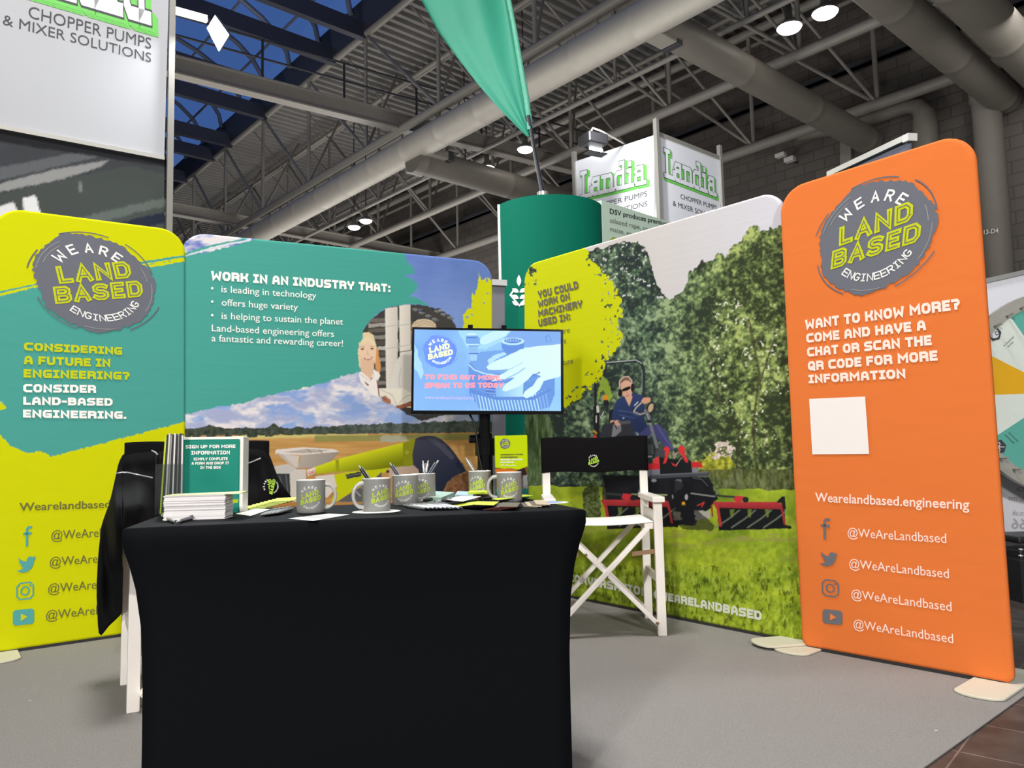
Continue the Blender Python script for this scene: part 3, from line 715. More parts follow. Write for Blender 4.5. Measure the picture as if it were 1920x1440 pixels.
# ---- wide teal picture banner in the middle
def paint_mid(x, y):
    p = Paint(x, y); n1 = fbm(x, y, 60, 5, 1); n2 = fbm(x, y, 46, 5, 4, 24)
    t = np.clip((y - 460) / 350, 0, 1)[:, None]
    p.c[:] = np.array([98, 124, 190]) * (1 - t) + np.array([150, 175, 222]) * t
    p.c += (n1[:, None] - .5) * 26
    # clouds
    cl = np.clip((n2 - .54 + .26 * np.exp(-((y - (752 - .12 * (x - 520))) / 34) ** 2) + .10 * np.exp(-((y - 795) / 14) ** 2)) * 7, 0, 1) * np.clip((y - 640) / 50, 0, 1)
    shade = np.clip((fbm(x, y - 10, 46, 5, 4, 24) - n2) * 4 + .55, 0, 1)[:, None]
    cc = np.array([168, 176, 208]) * (1 - shade) + np.array([234, 226, 226]) * shade
    p.set(np.ones(len(x), bool), cc, cl)
    # corner of cloud at top left
    m = y < 500
    p.set(m & (x < 500), np.array([96, 112, 190]) + 0 * cc, .9)
    p.set(m & (x < 500), np.array([228, 222, 226]) + 0 * cc, np.clip((fbm(x, y, 40, 4, 12, 18)[m & (x < 500)] - .33) * 5, 0, 1))
    # far trees and field
    hz = 809 - (x - 345) * .012
    field = y > hz + 8
    fc = np.array([196, 150, 88]) + (fbm(x, y, 90, 4, 3, 6)[:, None] - .5) * 46 - np.clip((y - 840) / 120, 0, 1)[:, None] * np.array([22, 26, 20])
    p.set(field, fc)
    p.set((y > hz + 4) & (y < hz + 15) & (x > 420) & (x < 690), (206, 196, 120), np.clip(fbm(x, y, 40, 3, 2, 4) * 2 - .4, 0, 1)[(y > hz + 4) & (y < hz + 15) & (x > 420) & (x < 690)])
    p.set((y > hz + 11) & (y < hz + 22) & (x > 590), (132, 138, 78), .8)
    topn = hz + 1 - 8 * fbm(x, 0 * y, 20, 3, 6) - 4 * fbm(x, 0 * y, 5, 2, 8) - 6 * np.exp(-((x - 394) / 16) ** 2) - 9 * np.exp(-((x - 514) / 9) ** 2) - 8 * np.clip((x - 560) / 240, 0, 1)
    m = (y > topn) & (y < hz + 7 + 3 * fbm(x, y, 9, 2, 5) + 5 * np.clip((560 - x) / 100, 0, 1) * (fbm(x, 0 * y, 16, 2, 9) > .5))
    p.set(m, np.array([66, 74, 62]) + (fbm(x, y, 6, 3, 7)[:, None] - .5) * 60 + np.array([12, 14, 20]) * np.clip((x - 560) / 150, 0, 1)[:, None])
    p.poly([(712, 823), (716, 817), (740, 816), (762, 818), (764, 828), (714, 829)], (168, 166, 142), 3, 5)
    # machine: dark cab, hopper, white and lime body, tube, elbow
    p.poly([(518, 888), (542, 882), (548, 940), (520, 935)], (54, 57, 58), 1)
    p.line([(524, 893), (531, 915), (526, 930)], 2, (96, 100, 100)); p.line([(536, 890), (540, 925)], 1.5, (110, 112, 112))
    p.poly([(543, 880), (574, 880), (573, 940), (545, 940)], (206, 198, 188))
    p.poly([(517, 843), (569, 838.5), (625, 842), (637, 847), (565, 853), (516, 851)], (222, 214, 204))
    p.poly([(530, 848), (575, 842), (618, 844), (600, 848), (568, 850)], (180, 168, 156)); p.line([(576, 842), (584, 849)], 1.2, (120, 105, 98)); p.line([(598, 843), (604, 849)], 1.2, (120, 105, 98))
    p.poly([(517, 848), (529, 851), (561, 855), (558, 878), (540, 868)], (206, 196, 186)); p.poly([(517, 848), (530, 852), (553, 876), (540, 869)], (186, 176, 166))
    p.poly([(565, 853), (637, 847), (610, 876), (558, 878)], (178, 168, 156), grad=(565, 853, 620, 880, (150, 140, 130)))
    p.poly([(514, 874), (540, 870), (556, 878), (543, 888), (516, 888)], (196, 190, 182))
    p.poly([(592, 893), (627, 889), (632, 912), (614, 933), (590, 930)], (214, 204, 194))
    p.poly([(626, 890), (645, 886), (760, 874), (714, 888), (632, 940), (620, 940), (632, 915)], (192, 198, 14))
    p.poly([(647, 890), (677, 884), (678, 893), (651, 898)], (60, 62, 60), 1); p.line([(650, 893), (676, 888)], 1, (120, 122, 118)); 
    p.poly([(632, 941), (706, 894), (716, 884), (712, 941)], (92, 92, 94)); p.line([(664, 918), (676, 930)], 2, (170, 168, 164)); p.line([(676, 912), (690, 928)], 2, (150, 148, 144))
    p.poly([(726, 880), (738, 874), (778, 869), (792, 880), (790, 896), (730, 895)], (196, 172, 152), grad=(730, 874, 790, 896, (168, 142, 122)))
    p.ell(727, 884, 3.4, 3.4, (110, 70, 60)); p.ell(727, 884, 1.6, 1.6, (30, 24, 24))
    p.poly([(589, 876), (632, 861), (760, 829), (779, 822), (775, 872), (698, 881), (629, 885), (594, 889)], (206, 210, 30), grad=(680, 850, 690, 884, (118, 124, 10)))
    p.poly([(629, 862.5), (635, 861), (636, 884), (630, 885)], (150, 156, 20)); p.line([(756, 830), (757, 874)], 1.2, (120, 124, 20))
    p.poly([(757, 830), (780, 822), (775, 873), (757, 875)], (132, 134, 24)); p.ell(763, 848, 3, 3, (176, 176, 60)); p.ell(763, 848, 1.6, 1.6, (110, 110, 20))
    p.poly([(576, 881), (591, 876), (590, 888), (577, 893)], (228, 216, 206))
    elb = [(779, 823), (789, 818.5), (801, 817), (815, 818), (828, 824), (842, 836), (854, 851), (866, 869), (874, 884), (852, 893), (838, 906), (826, 935), (780, 940), (790, 900), (784, 880), (775, 872), (773, 852)]
    m = p.poly([(826, 940), (838, 907), (852, 893), (876, 884), (925, 872), (925, 950)], (118, 82, 56)); p.set(m, np.array([118, 82, 56]) + (fbm(x, y, 5, 3, 3)[:, None] - .5) * 60)
    p.poly(elb, (62, 62, 78), grad=(790, 820, 840, 900, (34, 40, 58)))
    p.poly([(798, 822), (815, 821), (836, 836), (852, 858), (845, 862), (826, 842)], (84, 84, 98), 2, a=.6); p.line([(866, 868), (875, 885)], 2, (90, 88, 92))
    # round photograph with two people
    disc = [(675, 668), (679, 640), (681, 620), (692, 602), (707, 590), (722, 579), (748, 572), (770, 570), (800, 573), (830, 583), (846, 594), (856, 615), (868, 680), (860, 770), (790, 790), (762, 776), (745, 764), (715, 744), (690, 720), (676, 698)]
    p.poly(disc, (66, 64, 62), 2, 5)
    for yy, c in ((598, 120), (607, 176), (617, 104), (630, 150), (641, 84), (651, 206), (661, 90), (672, 160), (690, 120), (705, 78), (716, 140)): p.poly([(690, yy), (726, yy - 2), (726, yy + 5), (690, yy + 7)], (c, c - 6, c - 16), 1.5, a=.85)
    p.poly([(702, 655), (708, 650), (714, 690), (711, 700), (704, 690)], (214, 150, 92), 2)
    for x0, x1 in ((722, 745.5), (748.5, 769.5)): p.poly([(x0, 578 if x0 < 740 else 572), (x1, 575 if x0 < 740 else 571), (x1 + 2, 728), (x0 + 2, 728)], (226, 219, 208), grad=(x0, 0, x1, 0, (204, 196, 184)))
    for yy, c in ((578, 60), (600, 150), (622, 40), (642, 130), (660, 36), (690, 120), (712, 50)): p.poly([(745.5, yy), (749, yy), (749, yy + 14), (745.5, yy + 14)], (c, c, c))
    p.poly([(722, 612), (769, 607), (769, 608), (722, 613)], (170, 165, 158)); p.poly([(722, 654), (769, 646), (769, 647), (722, 655)], (170, 165, 158))
    for k in range(26): p.ell(778 + (k * 37 % 70), 580 + (k * 23 % 22), 5, 2.5, ((150, 148, 146), (52, 54, 60), (110, 112, 120))[k % 3], a=.7)
    p.ell(795, 613, 23, 15, (206, 186, 158)); p.line([(776, 608), (795, 601), (814, 607)], 2, (176, 154, 128)); p.line([(774, 615), (796, 606), (817, 612)], 2, (184, 160, 134))
    p.poly([(771, 620), (818, 618), (815, 660), (775, 662)], (172, 122, 92))
    # man's shirt and book
    p.poly([(732, 728), (736, 706), (740, 684), (748, 669), (760, 661), (773, 656), (800, 655), (850, 668), (856, 740), (772, 742), (757, 745), (742, 730)], (218, 213, 204), 1, grad=(735, 0, 775, 0, (196, 190, 180)))
    p.line([(752, 690), (748, 712), (750, 728)], 2, (186, 180, 170)); p.line([(764, 668), (762, 700)], 2, (200, 195, 186)); p.line([(750, 660), (764, 658), (772, 656)], 1.6, (96, 92, 88))
    p.poly([(710, 728), (756, 728), (772, 738), (772, 765), (758, 763), (744, 764), (728, 752), (712, 742)], (228, 221, 206)); p.line([(712, 730), (735, 740), (745, 762)], 1.2, (188, 176, 156)); p.line([(745, 762), (756, 746), (770, 740)], 1.2, (180, 168, 148))
    p.poly([(716, 744), (722, 742), (732, 750), (733, 757), (727, 758), (717, 752)], (168, 112, 88), 1); p.line([(716, 745), (724, 750)], 1.4, (120, 74, 58)); p.poly([(742, 761), (758, 757), (771, 752), (771, 762), (752, 766), (744, 765)], (150, 92, 66), 1)
    # woman
    p.ell(686, 645, 15, 22, (226, 206, 164)); p.poly([(670, 648), (676, 632), (690, 622), (700, 628), (706, 650), (704, 680), (676, 690), (671, 670)], (224, 204, 162))
    p.ell(689, 661, 15.5, 24, (233, 199, 170)); p.poly([(676, 672), (702, 676), (700, 706), (690, 714), (677, 700)], (222, 184, 154))
    p.poly([(674, 640), (690, 630), (703, 642), (705, 652), (690, 640), (678, 646)], (230, 212, 172)); p.poly([(670, 640), (676, 637), (673, 668), (676, 690), (671, 680)], (228, 208, 166))
    p.ell(679.5, 654.5, 3.6, 1.5, (84, 66, 58)); p.ell(697.5, 654, 3.4, 1.5, (84, 66, 58)); p.line([(675, 651), (679, 649.5), (684, 651)], 1, (170, 130, 104)); p.line([(694, 650.5), (698, 649), (702, 650.5)], 1, (170, 130, 104))
    p.line([(689.5, 656), (688, 664), (692, 665)], 1.1, (206, 158, 130)); p.poly([(681, 670), (690, 672), (699, 668.5), (697, 673.5), (690, 675.5), (684, 674)], (176, 92, 84)); p.poly([(683, 671), (690, 672.6), (697, 670), (694, 673), (687, 673.6)], (248, 240, 232))
    p.poly([(676, 697), (680, 699), (696, 712), (700, 692), (710, 698), (713, 704), (708, 716), (711, 746), (700, 742), (690, 730), (676, 716), (672, 700)], (238, 230, 222), 1); p.poly([(683, 714), (692, 722), (690, 724), (686, 720)], (110, 60, 56)); p.line([(696, 712), (700, 708), (699, 694)], 1.3, (198, 170, 154)); p.line([(707, 713), (711, 743)], 2, (120, 60, 60)); p.line([(676, 702), (694, 715)], 1.3, (204, 192, 184))
    # teal field with brushed edges
    teal = np.array([70, 160, 146]) + np.array([12, 6, 8]) * np.clip((900 - x - y * .3) / 700, 0, 1)[:, None]
    poly = [(300, 490), (400, 470), (478, 449), (478, 440), (760, 470), (762, 488), (770, 497), (778, 512), (757, 517), (774, 524), (784, 532), (780, 547), (766, 556), (784, 558), (806, 575), (770, 570), (748, 571.5), (722, 578.5), (707, 589.5), (692, 601.5), (681.5, 620), (680, 635), (674, 640), (672, 664), (674, 690), (677, 697), (640, 706), (600, 720), (560, 729), (500, 743), (450, 757), (400, 764), (300, 790)]
    m = inpoly(x + (fbm(x, y, 6, 3, 3) - .5) * 6, y + (fbm(x, y, 6, 3, 12) - .5) * 7, poly); p.set(m, teal)
    p.poly([(352, 480), (400, 466), (470, 451), (474, 447), (400, 462), (352, 476)], (214, 222, 226), 2, 6, 4)
    p.poly([(300, 488), (400, 458), (480, 443), (480, 445), (400, 462), (300, 494)], TEAL, 1.5, 6, 4)
    # lime splash at the right edge
    sp = fbm(x, y, 9, 3, 15)
    m = inpoly(x + (fbm(x, y, 10, 4, 3) - .5) * 22, y + (fbm(x, y, 10, 4, 5) - .5) * 22, [(902, 508), (908, 522), (930, 526), (930, 640), (874, 640), (870, 606), (866, 594), (874, 582), (888, 576), (886, 552), (896, 540)]) & (sp < .74)
    p.set(m, (206, 208, 22))
    return p.c
qM = [(344.5, 438), (921, 493.5), (921, 1107), (344.5, 1168)]
plM, bM = banner('fabric_banner', 'wide teal picture banner with fields and two people, behind the table', qM, paint_mid, 440, 520, printm)
b = MB(); put(b, heavy('WORK IN AN INDUSTRY THAT:'), plM, (396, 525), (732, 548.5), (396, 508))
for s, P0, P1 in (('is leading in technology', (415, 548), (593, 560)), ('offers huge variety', (415.5, 573), (558.5, 582)), ('is helping to sustain the planet', (415.5, 598), (643, 609)), ('Land-based engineering offers', (397, 621), (626, 632)), ('a fantastic and rewarding career!', (396.5, 640), (643, 650))):
    put(b, bfont(s, .004), plM, P0, P1, (P0[0], P0[1] - 12.5))
for y in (540.5, 565.5, 591): poly_px(b, plM, [(398 + 2.4 * math.cos(a), y + 2.4 * math.sin(a)) for a in np.linspace(0, 6.283, 11)[:-1]])
b.build('headline_lettering', ink_white, bM)
b = MB(); put(b, bfont('CLAAS', .02), plM, (578, 890), (589, 887), (578, 884)); b.build('machine_lettering', ink_red, bM)

# ---- tree and mower banner
def paint_tree(x, y):
    p = Paint(x, y)
    t = np.clip((x - 1180) / 280, 0, 1)[:, None]; p.c[:] = np.array([206, 199, 195]) * (1 - t) + np.array([212, 211, 220]) * t
    n_big = fbm(x, y, 46, 4, 2); n_leaf = fbm(x, y, 9, 3, 21); n_fine = fbm(x, y, 3.6, 2, 31); jit = (fbm(x, y, 12, 4, 8) - .5) * 30
    sky_edge = np.interp(x, [960, 1100, 1149, 1180, 1201, 1215, 1222, 1229, 1239, 1256, 1280, 1286, 1293, 1320, 1360, 1395, 1410, 1425, 1440, 1475], [480, 462, 452, 441, 452, 466, 492, 513, 540, 552, 545, 525, 503, 482, 467, 432, 416, 424, 420, 408])
    tree = y + jit * np.clip((x - 1100) / 100, .2, 1) * .8 + (n_leaf - .5) * 10 > sky_edge + 8
    n_mid = fbm(x, y, 20, 3, 25); lum = (n_big - .5) * 1.4 + (n_mid - .5) * 1.1 + (fbm(x, y, 7, 2, 22) - .5) * 1.5 + (n_fine - .5) * 1.05
    warm = np.clip((x - 1220) / 160, 0, 1)
    dk = np.array([42, 52, 50])[None] * (1 - warm[:, None]) + np.array([52, 60, 38])[None] * warm[:, None]
    md = np.array([86, 108, 82])[None] * (1 - warm[:, None]) + np.array([112, 130, 74])[None] * warm[:, None]
    hi = np.array([150, 170, 132])[None] * (1 - warm[:, None]) + np.array([176, 190, 112])[None] * warm[:, None]
    low = np.clip((y - 690) / 170, 0, 1); lum = lum - .22 * low + .06 * warm
    a = np.clip((lum + .42) / .62, 0, 1)[:, None]; c2 = np.clip((lum - .22) / .5, 0, 1)[:, None]
    tc = dk * (1 - a) + md * a; tc = tc * (1 - c2) + hi * c2
    p.set(tree, tc)
    gap = tree & (x > 1330) & (y > 560) & (y < 850) & (n_fine > .7) & (n_leaf > .54) & (n_big > .47); p.set(gap, (226, 224, 206))
    gap = tree & (x > 1105) & (x < 1250) & (y < 560) & (n_fine > .7) & (n_leaf > .52); p.set(gap, (206, 206, 204))
    # trunks
    for pts_, w in (([(1420, 900), (1412, 800), (1424, 700), (1404, 600)], 5), ([(1350, 760), (1342, 690), (1320, 640)], 3), ([(1424, 720), (1450, 640)], 3), ([(1380, 900), (1386, 800)], 4)): p.line(pts_, w, (64, 56, 40), .6)
    m = p.poly([(1335, 850), (1345, 834), (1362, 828), (1378, 840), (1370, 860), (1338, 862)], (206, 190, 178), 16, 9); p.set(m & (n_leaf < .46), (96, 100, 62)); p.set(m & (n_fine > .62), (232, 218, 206))
    m = p.poly([(1308, 862), (1330, 850), (1368, 856), (1380, 878), (1350, 896), (1312, 886)], (150, 152, 50), 18, 9); p.set(m, np.array([150, 152, 50]) + (fbm(x, y, 6, 3, 93)[:, None] - .5) * np.array([190, 170, 80]))
    m = (y > 880) & (x > 1290) & (y < 930); p.set(m, np.array([92, 98, 58]) + (fbm(x, y, 4, 3, 5, 12)[:, None] - .5) * 110, .8)
    # pine branches down the left edge
    m = inpoly(x + (fbm(x, y, 8, 3, 3) - .5) * 24, y, [(980, 770), (1030, 775), (1040, 820), (1020, 860), (1032, 900), (1010, 935), (980, 930)]); p.set(m, np.array([84, 104, 66]) + (fbm(x, y, 5, 3, 5, 26)[:, None] - .5) * 130)
    # grass
    ge = 910 + (x - 985) * .018 + (fbm(x, 0 * y, 14, 3, 3) - .5) * 8
    gr = y > ge
    g = fbm(x, y, 7, 4, 41, 9); gb = fbm(x, y, 60, 4, 43, 30); d = np.clip((y - 905) / 290, 0, 1)
    gc = (np.array([146, 168, 44])[None] + (gb[:, None] - .5) * np.array([96, 84, 20]) + (g[:, None] - .5) * (np.array([96, 92, 50]) * (.3 + .8 * d[:, None])))
    clip_ = np.clip((fbm(x, y, 30, 4, 51, 7) - .52) * 6, 0, 1) * np.clip(1 - np.abs(y - 1010) / 55, 0, 1)
    gc = gc * (1 - clip_[:, None] * .8) + np.array([150, 150, 78]) * clip_[:, None] * .8
    sh = np.exp(-((x - (1220 + (y - 1000) * .15)) / 26) ** 2) * np.clip((y - 970) / 60, 0, 1) * .34
    gc = gc * (1 - sh[:, None])
    blade = (fbm(x, y, 4, 3, 61, 11) > .63) & (y > 1060); gc[blade] = gc[blade] * .5 + np.array([196, 214, 96]) * .5
    dark = (fbm(x, y, 5, 3, 71, 12) < .33) & (y > 1060); gc[dark] = gc[dark] * .66
    p.set(gr, gc)
    # ---- mower
    R1, R2, BK = (196, 46, 52), (150, 40, 46), (30, 31, 36)
    m = p.poly([(1092, 925), (1102, 906), (1118, 904), (1126, 930), (1126, 972), (1094, 970)], (86, 100, 44), 2); p.set(m, np.array([84, 96, 52]) + (fbm(x, y, 3.5, 3, 13)[:, None] - .5) * 120); m = p.poly([(1130, 915), (1146, 897), (1170, 898), (1186, 915), (1186, 948), (1135, 960)], (116, 132, 70), 2); p.set(m, np.array([108, 122, 66]) + (fbm(x, y, 4, 3, 3)[:, None] - .5) * 90)
    p.ell(1140, 926, 11, 27, (78, 74, 52)); p.ell(1141, 926, 6, 20, (44, 44, 36))
    m = p.poly([(1312, 886), (1330, 890), (1346, 912), (1350, 930), (1320, 936)], (92, 110, 56), 2); p.set(m, np.array([92, 110, 62]) + (fbm(x, y, 3.5, 3, 14)[:, None] - .5) * 120)
    p.poly([(1130, 890), (1330, 895), (1346, 935), (1300, 985), (1180, 985), (1140, 950)], BK, 3)
    # roll bar
    p.line([(1134, 700), (1136, 681), (1192, 676.5), (1203, 682), (1207, 694), (1206, 735), (1205, 790)], 6, (44, 48, 52)); p.line([(1136, 680), (1192, 675), (1203, 681)], 1.6, (176, 184, 184)); p.line([(1204, 696), (1204, 735)], 1.3, (120, 130, 130))
    p.line([(1116, 720), (1118, 850)], 5, (40, 42, 48)); p.poly([(1112, 762), (1124, 760), (1124, 830), (1114, 828)], (34, 36, 40)); p.ell(1136, 747, 6, 7, (232, 146, 40)); p.poly([(1131, 750), (1142, 750), (1142, 760), (1132, 760)], (40, 40, 44)); p.poly([(1118, 761), (1123, 761), (1124, 773), (1119, 774)], (208, 208, 200)); p.line([(1118, 780), (1118, 792)], 2, (214, 214, 206)); p.line([(1132, 772), (1126, 784)], 1.6, (196, 198, 194)); p.line([(1114, 808), (1118, 812)], 3, (196, 150, 40))
    p.poly([(1108, 827), (1117, 812), (1121, 828)], (200, 60, 58)); p.poly([(1128, 704), (1140, 712), (1148, 742), (1142, 752), (1130, 730), (1118, 756), (1122, 728)], (150, 176, 62), 3, 5, a=.9)
    # seat, man
    p.poly([(1142, 770), (1160, 762), (1180, 770), (1186, 830), (1140, 830)], (36, 38, 44))
    SH, SK, JN = (52, 68, 112), (214, 166, 140), (66, 66, 112)
    p.poly([(1196, 800), (1216, 800), (1225, 798), (1236, 795), (1246, 806), (1256, 826), (1264, 842), (1252, 846), (1236, 826), (1222, 812), (1200, 840)], JN, 1); p.poly([(1182, 798), (1192, 802), (1196, 830), (1184, 830)], (78, 78, 128)); p.line([(1232, 798), (1250, 826), (1262, 842)], 3, (84, 84, 134))
    p.poly([(1146, 786), (1150, 766), (1156, 752), (1164, 745), (1174, 740), (1186, 737), (1200, 740), (1209, 744), (1212, 756), (1204, 770), (1210, 790), (1214, 800), (1200, 812), (1180, 806), (1172, 786), (1160, 790)], SH, 1, grad=(1150, 745, 1200, 810, (38, 50, 84)))
    p.line([(1160, 770), (1180, 772), (1196, 780)], 1.4, (84, 100, 148)); p.line([(1162, 778), (1190, 784)], 1.4, (74, 90, 136)); p.ell(1169, 784, 2, 1.6, (150, 170, 190)); p.line([(1190, 760), (1196, 754)], 2.2, (190, 196, 210))
    p.poly([(1171, 744), (1180, 762), (1186, 744), (1182, 738), (1172, 738)], SK); p.poly([(1145, 788), (1153, 788), (1156, 800), (1150, 812), (1142, 804)], SK); p.poly([(1202, 752), (1206, 746), (1212, 745), (1220, 746), (1219, 754), (1208, 758)], (206, 152, 122))
    p.poly([(1164, 728), (1163, 716), (1170, 712), (1178, 712), (1184, 716), (1186, 730), (1184, 742), (1178, 748), (1171, 744), (1166, 738)], SK); p.poly([(1162, 722), (1163, 712), (1170, 706), (1178, 706), (1184, 712), (1185, 720), (1180, 714), (1172, 713), (1165, 718)], (126, 92, 76))
    p.line([(1161, 728), (1162, 714), (1169, 707), (1178, 706), (1184, 713), (1186, 724)], 2, (206, 186, 170)); p.ell(1163, 737, 4, 7, (34, 30, 34)); p.ell(1186, 727, 3.4, 8, (34, 30, 34))
    p.poly([(1165, 731), (1172, 727), (1182, 723.5), (1182, 729), (1174, 733), (1167, 734)], (20, 18, 22)); p.line([(1174, 733), (1176, 738)], 1.2, (180, 126, 104)); p.line([(1173, 743), (1180, 741)], 1.3, (168, 96, 86))
    p.poly([(1128, 802), (1132, 796), (1144, 794), (1150, 790), (1166, 789), (1182, 790), (1190, 812), (1192, 830), (1130, 830)], (52, 54, 60)); p.poly([(1150, 796), (1164, 793), (1165, 808), (1154, 818), (1152, 828), (1146, 826), (1148, 808)], (126, 124, 128)); p.poly([(1151, 792), (1156, 787), (1163, 790), (1163, 797), (1156, 799)], (206, 158, 134)); p.line([(1153, 798), (1157, 804)], 2, (36, 34, 38)); p.poly([(1158, 790), (1181, 788), (1183, 794), (1164, 796)], (84, 86, 92))
    # wheel and column
    p.line([(1188, 772), (1193, 764), (1203, 755)], 2.4, (176, 172, 160)); p.line([(1190, 773), (1200, 777), (1210, 774), (1212, 768)], 3, (160, 154, 140)); p.line([(1212, 768), (1216, 758), (1222, 753), (1228, 758), (1228, 766), (1220, 776), (1213, 778)], 3, (40, 42, 48)); p.ell(1220, 765, 4.5, 8, (190, 164, 128), .3); p.line([(1210, 770), (1216, 780), (1222, 804), (1232, 838)], 6, (112, 114, 124)); p.line([(1213, 776), (1219, 796)], 2, (150, 152, 160)); p.line([(1216, 790), (1219, 790)], 6, (40, 40, 48))
    p.poly([(1230, 843), (1246, 841), (1248, 856), (1228, 858)], (72, 72, 78)); p.poly([(1212, 832), (1224, 834), (1226, 852), (1212, 850)], (72, 74, 80)); p.line([(1212, 856), (1221, 856)], 3, (150, 150, 156))
    p.poly([(1262, 844), (1266, 850), (1274, 846), (1276, 840), (1270, 852), (1264, 862), (1260, 852)], (148, 138, 122))
    # deck plate and red parts
    p.poly([(1236, 858), (1296, 864), (1298, 888), (1238, 890)], (28, 32, 34)); p.poly([(1213, 870), (1237, 868), (1237, 880), (1214, 881)], R1); p.poly([(1223, 868), (1229, 858), (1235, 856), (1236, 870)], (218, 60, 66)); p.poly([(1214, 881), (1237, 880), (1238, 892), (1215, 893)], (120, 122, 136)); p.poly([(1296, 866), (1313, 866), (1319, 876), (1297, 877)], R1); p.poly([(1297, 878), (1312, 878), (1306, 888), (1298, 888)], (128, 128, 138))
    p.poly([(1243, 842), (1250, 836), (1256, 841), (1252, 858), (1249, 868), (1243, 870), (1247, 856), (1247, 844)], (214, 52, 58)); p.poly([(1272, 840), (1277, 834), (1284, 840), (1284, 850), (1289, 862), (1290, 868), (1285, 866), (1278, 852), (1274, 850)], (214, 52, 58)); p.poly([(1258, 867), (1268, 872), (1272, 868), (1268, 875), (1262, 873)], (200, 48, 54)); p.line([(1268, 872), (1278, 858)], 1, (196, 160, 150))
    p.line([(1221, 894), (1270, 891), (1326, 889)], 8, (70, 74, 82)); p.line([(1222, 891), (1326, 886)], 1.4, (112, 116, 124)); p.ell(1226, 901, 5, 3, (150, 152, 156)); 
    p.line([(1296, 898), (1314, 900), (1325, 910), (1328, 930), (1329, 950)], 9, (26, 27, 32)); p.line([(1300, 896), (1316, 899), (1327, 911)], 1.5, (84, 86, 96))
    p.poly([(1266, 900), (1278, 898), (1282, 912), (1272, 920), (1264, 925), (1266, 912)], (98, 98, 108), 2); p.poly([(1255, 900), (1300, 905), (1306, 985), (1262, 985)], (24, 25, 30), 2, a=.7); p.ell(1287, 932, 3, 5.5, (166, 166, 168)); p.ell(1260, 932, 2.6, 4.5, (150, 150, 150)); p.poly([(1279, 941), (1284, 941), (1285, 948), (1278, 948)], (228, 168, 40)); p.line([(1296, 925), (1340, 931)], 2.4, (140, 142, 138)); p.line([(1184, 927), (1250, 928)], 3, (150, 160, 120)); p.line([(1198, 920), (1206, 924)], 3, (120, 120, 124))
    p.poly([(1302, 958), (1316, 956), (1332, 960), (1332, 972), (1304, 976)], (176, 172, 162), 3, 4); p.poly([(1262, 958), (1276, 960), (1278, 976), (1262, 974)], (160, 152, 134), 3, 4); p.line([(1308, 948), (1320, 942), (1316, 950)], 2.4, (190, 60, 50)); p.line([(1334, 948), (1336, 968)], 3, (150, 46, 44))
    # cutting units
    for (x0, x1, yt, yb) in ((1338, 1471, 941, 995), (1128, 1259, 937, 992)):
        w = x1 - x0
        p.poly([(x0 + 6, yt + 8), (x1, yt + 12), (x1 + 3, yb - 4), (x0 + 10, yb)], (24, 26, 28), 1)
        for k in range(4):
            q = x0 + 14 + k * 30; p.line([(q - 10, yb - 6), (q + 14, yt + 32), (q + 34, yt + 16)], 3.2, (122, 132, 112), .75); 
        for k in range(3): p.poly([(x0 + 30 + k * 33, yt + 14), (x0 + 39 + k * 33, yt + 14), (x0 + 36 + k * 33, yt + 30), (x0 + 32 + k * 33, yt + 26)], (116, 132, 60), 1, a=.8)
        p.poly([(x0, yt), (x1 - 12, yt), (x1 - 4, yt + 5), (x1 - 2, yt + 14), (x0 + 8, yt + 11)], (184, 58, 62), grad=(0, yt, 0, yt + 13, (146, 44, 50)))
        p.line([(x0 + 2, yt + 2), (x0 + 8, yt + 14), (x0 + 13, yb - 10)], 5.5, (178, 56, 58)); p.line([(x1 - 5, yt + 12), (x1 + 1, yb - 10)], 4, (160, 50, 54)); p.line([(x1, yb - 8), (x1 + 10, yb - 6)], 6, (28, 30, 30))
        p.poly([(x1 - 16, yt + 1), (x1 - 5, yt - 10), (x1 + 1, yt - 10), (x1 + 3, yt + 14), (x1 - 3, yt + 14), (x1 - 6, yt + 2)], (30, 32, 32))
        p.poly([(x0 + 37, yt - 3), (x0 + 40, yt - 12), (x0 + 58, yt - 10), (x0 + 52, yt), (x0 + 46, yt + 1)], (196, 52, 58)); p.ell(x0 + 60, yt - 4, 6, 5.5, (38, 38, 42)); p.line([(x0 + 4, yt - 12), (x0 + 38, yt - 9)], 4, (56, 58, 58))
    p.poly([(1258, 940), (1300, 950), (1340, 985), (1336, 995), (1280, 992), (1262, 975)], (24, 26, 28), 2, a=.55)
    # lime splash
    fleck = fbm(x, y, 6, 3, 77)
    edge_pts = [(970, 480), (1087, 455), (1104, 470), (1106, 486), (1118, 498), (1133, 514), (1150, 533), (1159, 540), (1160, 559), (1168, 588), (1161, 607), (1162, 620), (1171, 636), (1160, 652), (1146, 662), (1144, 672), (1132, 680), (1132, 702), (1124, 714), (1106, 726), (1092, 732), (1090, 744), (1076, 754), (1062, 766), (1040, 752), (970, 770)]
    X = x + (fbm(x, y, 9, 4, 81) - .5) * 20; Y = y + (fbm(x, y, 9, 4, 83) - .5) * 20
    m = inpoly(X, Y, edge_pts); core = inpoly(x, y, [(960, 470), (1085, 455), (1120, 540), (1135, 600), (1120, 670), (1085, 720), (1060, 745), (960, 760)])
    m &= core | (fleck < .66); m &= ~((x < 1006) & (y < 535) & (fbm(x, y, 8, 3, 85) > .56) & (y > 500))
    p.set(m, (203, 208, 6))
    return p.c
qT = [(984, 500), (1464, 359), (1503, 1199), (985, 1098)]
plT, bT = banner('fabric_banner', 'wide banner picturing trees and a red ride-on mower, behind the white chair', qT, paint_tree, 480, 620, printm)
b = MB()
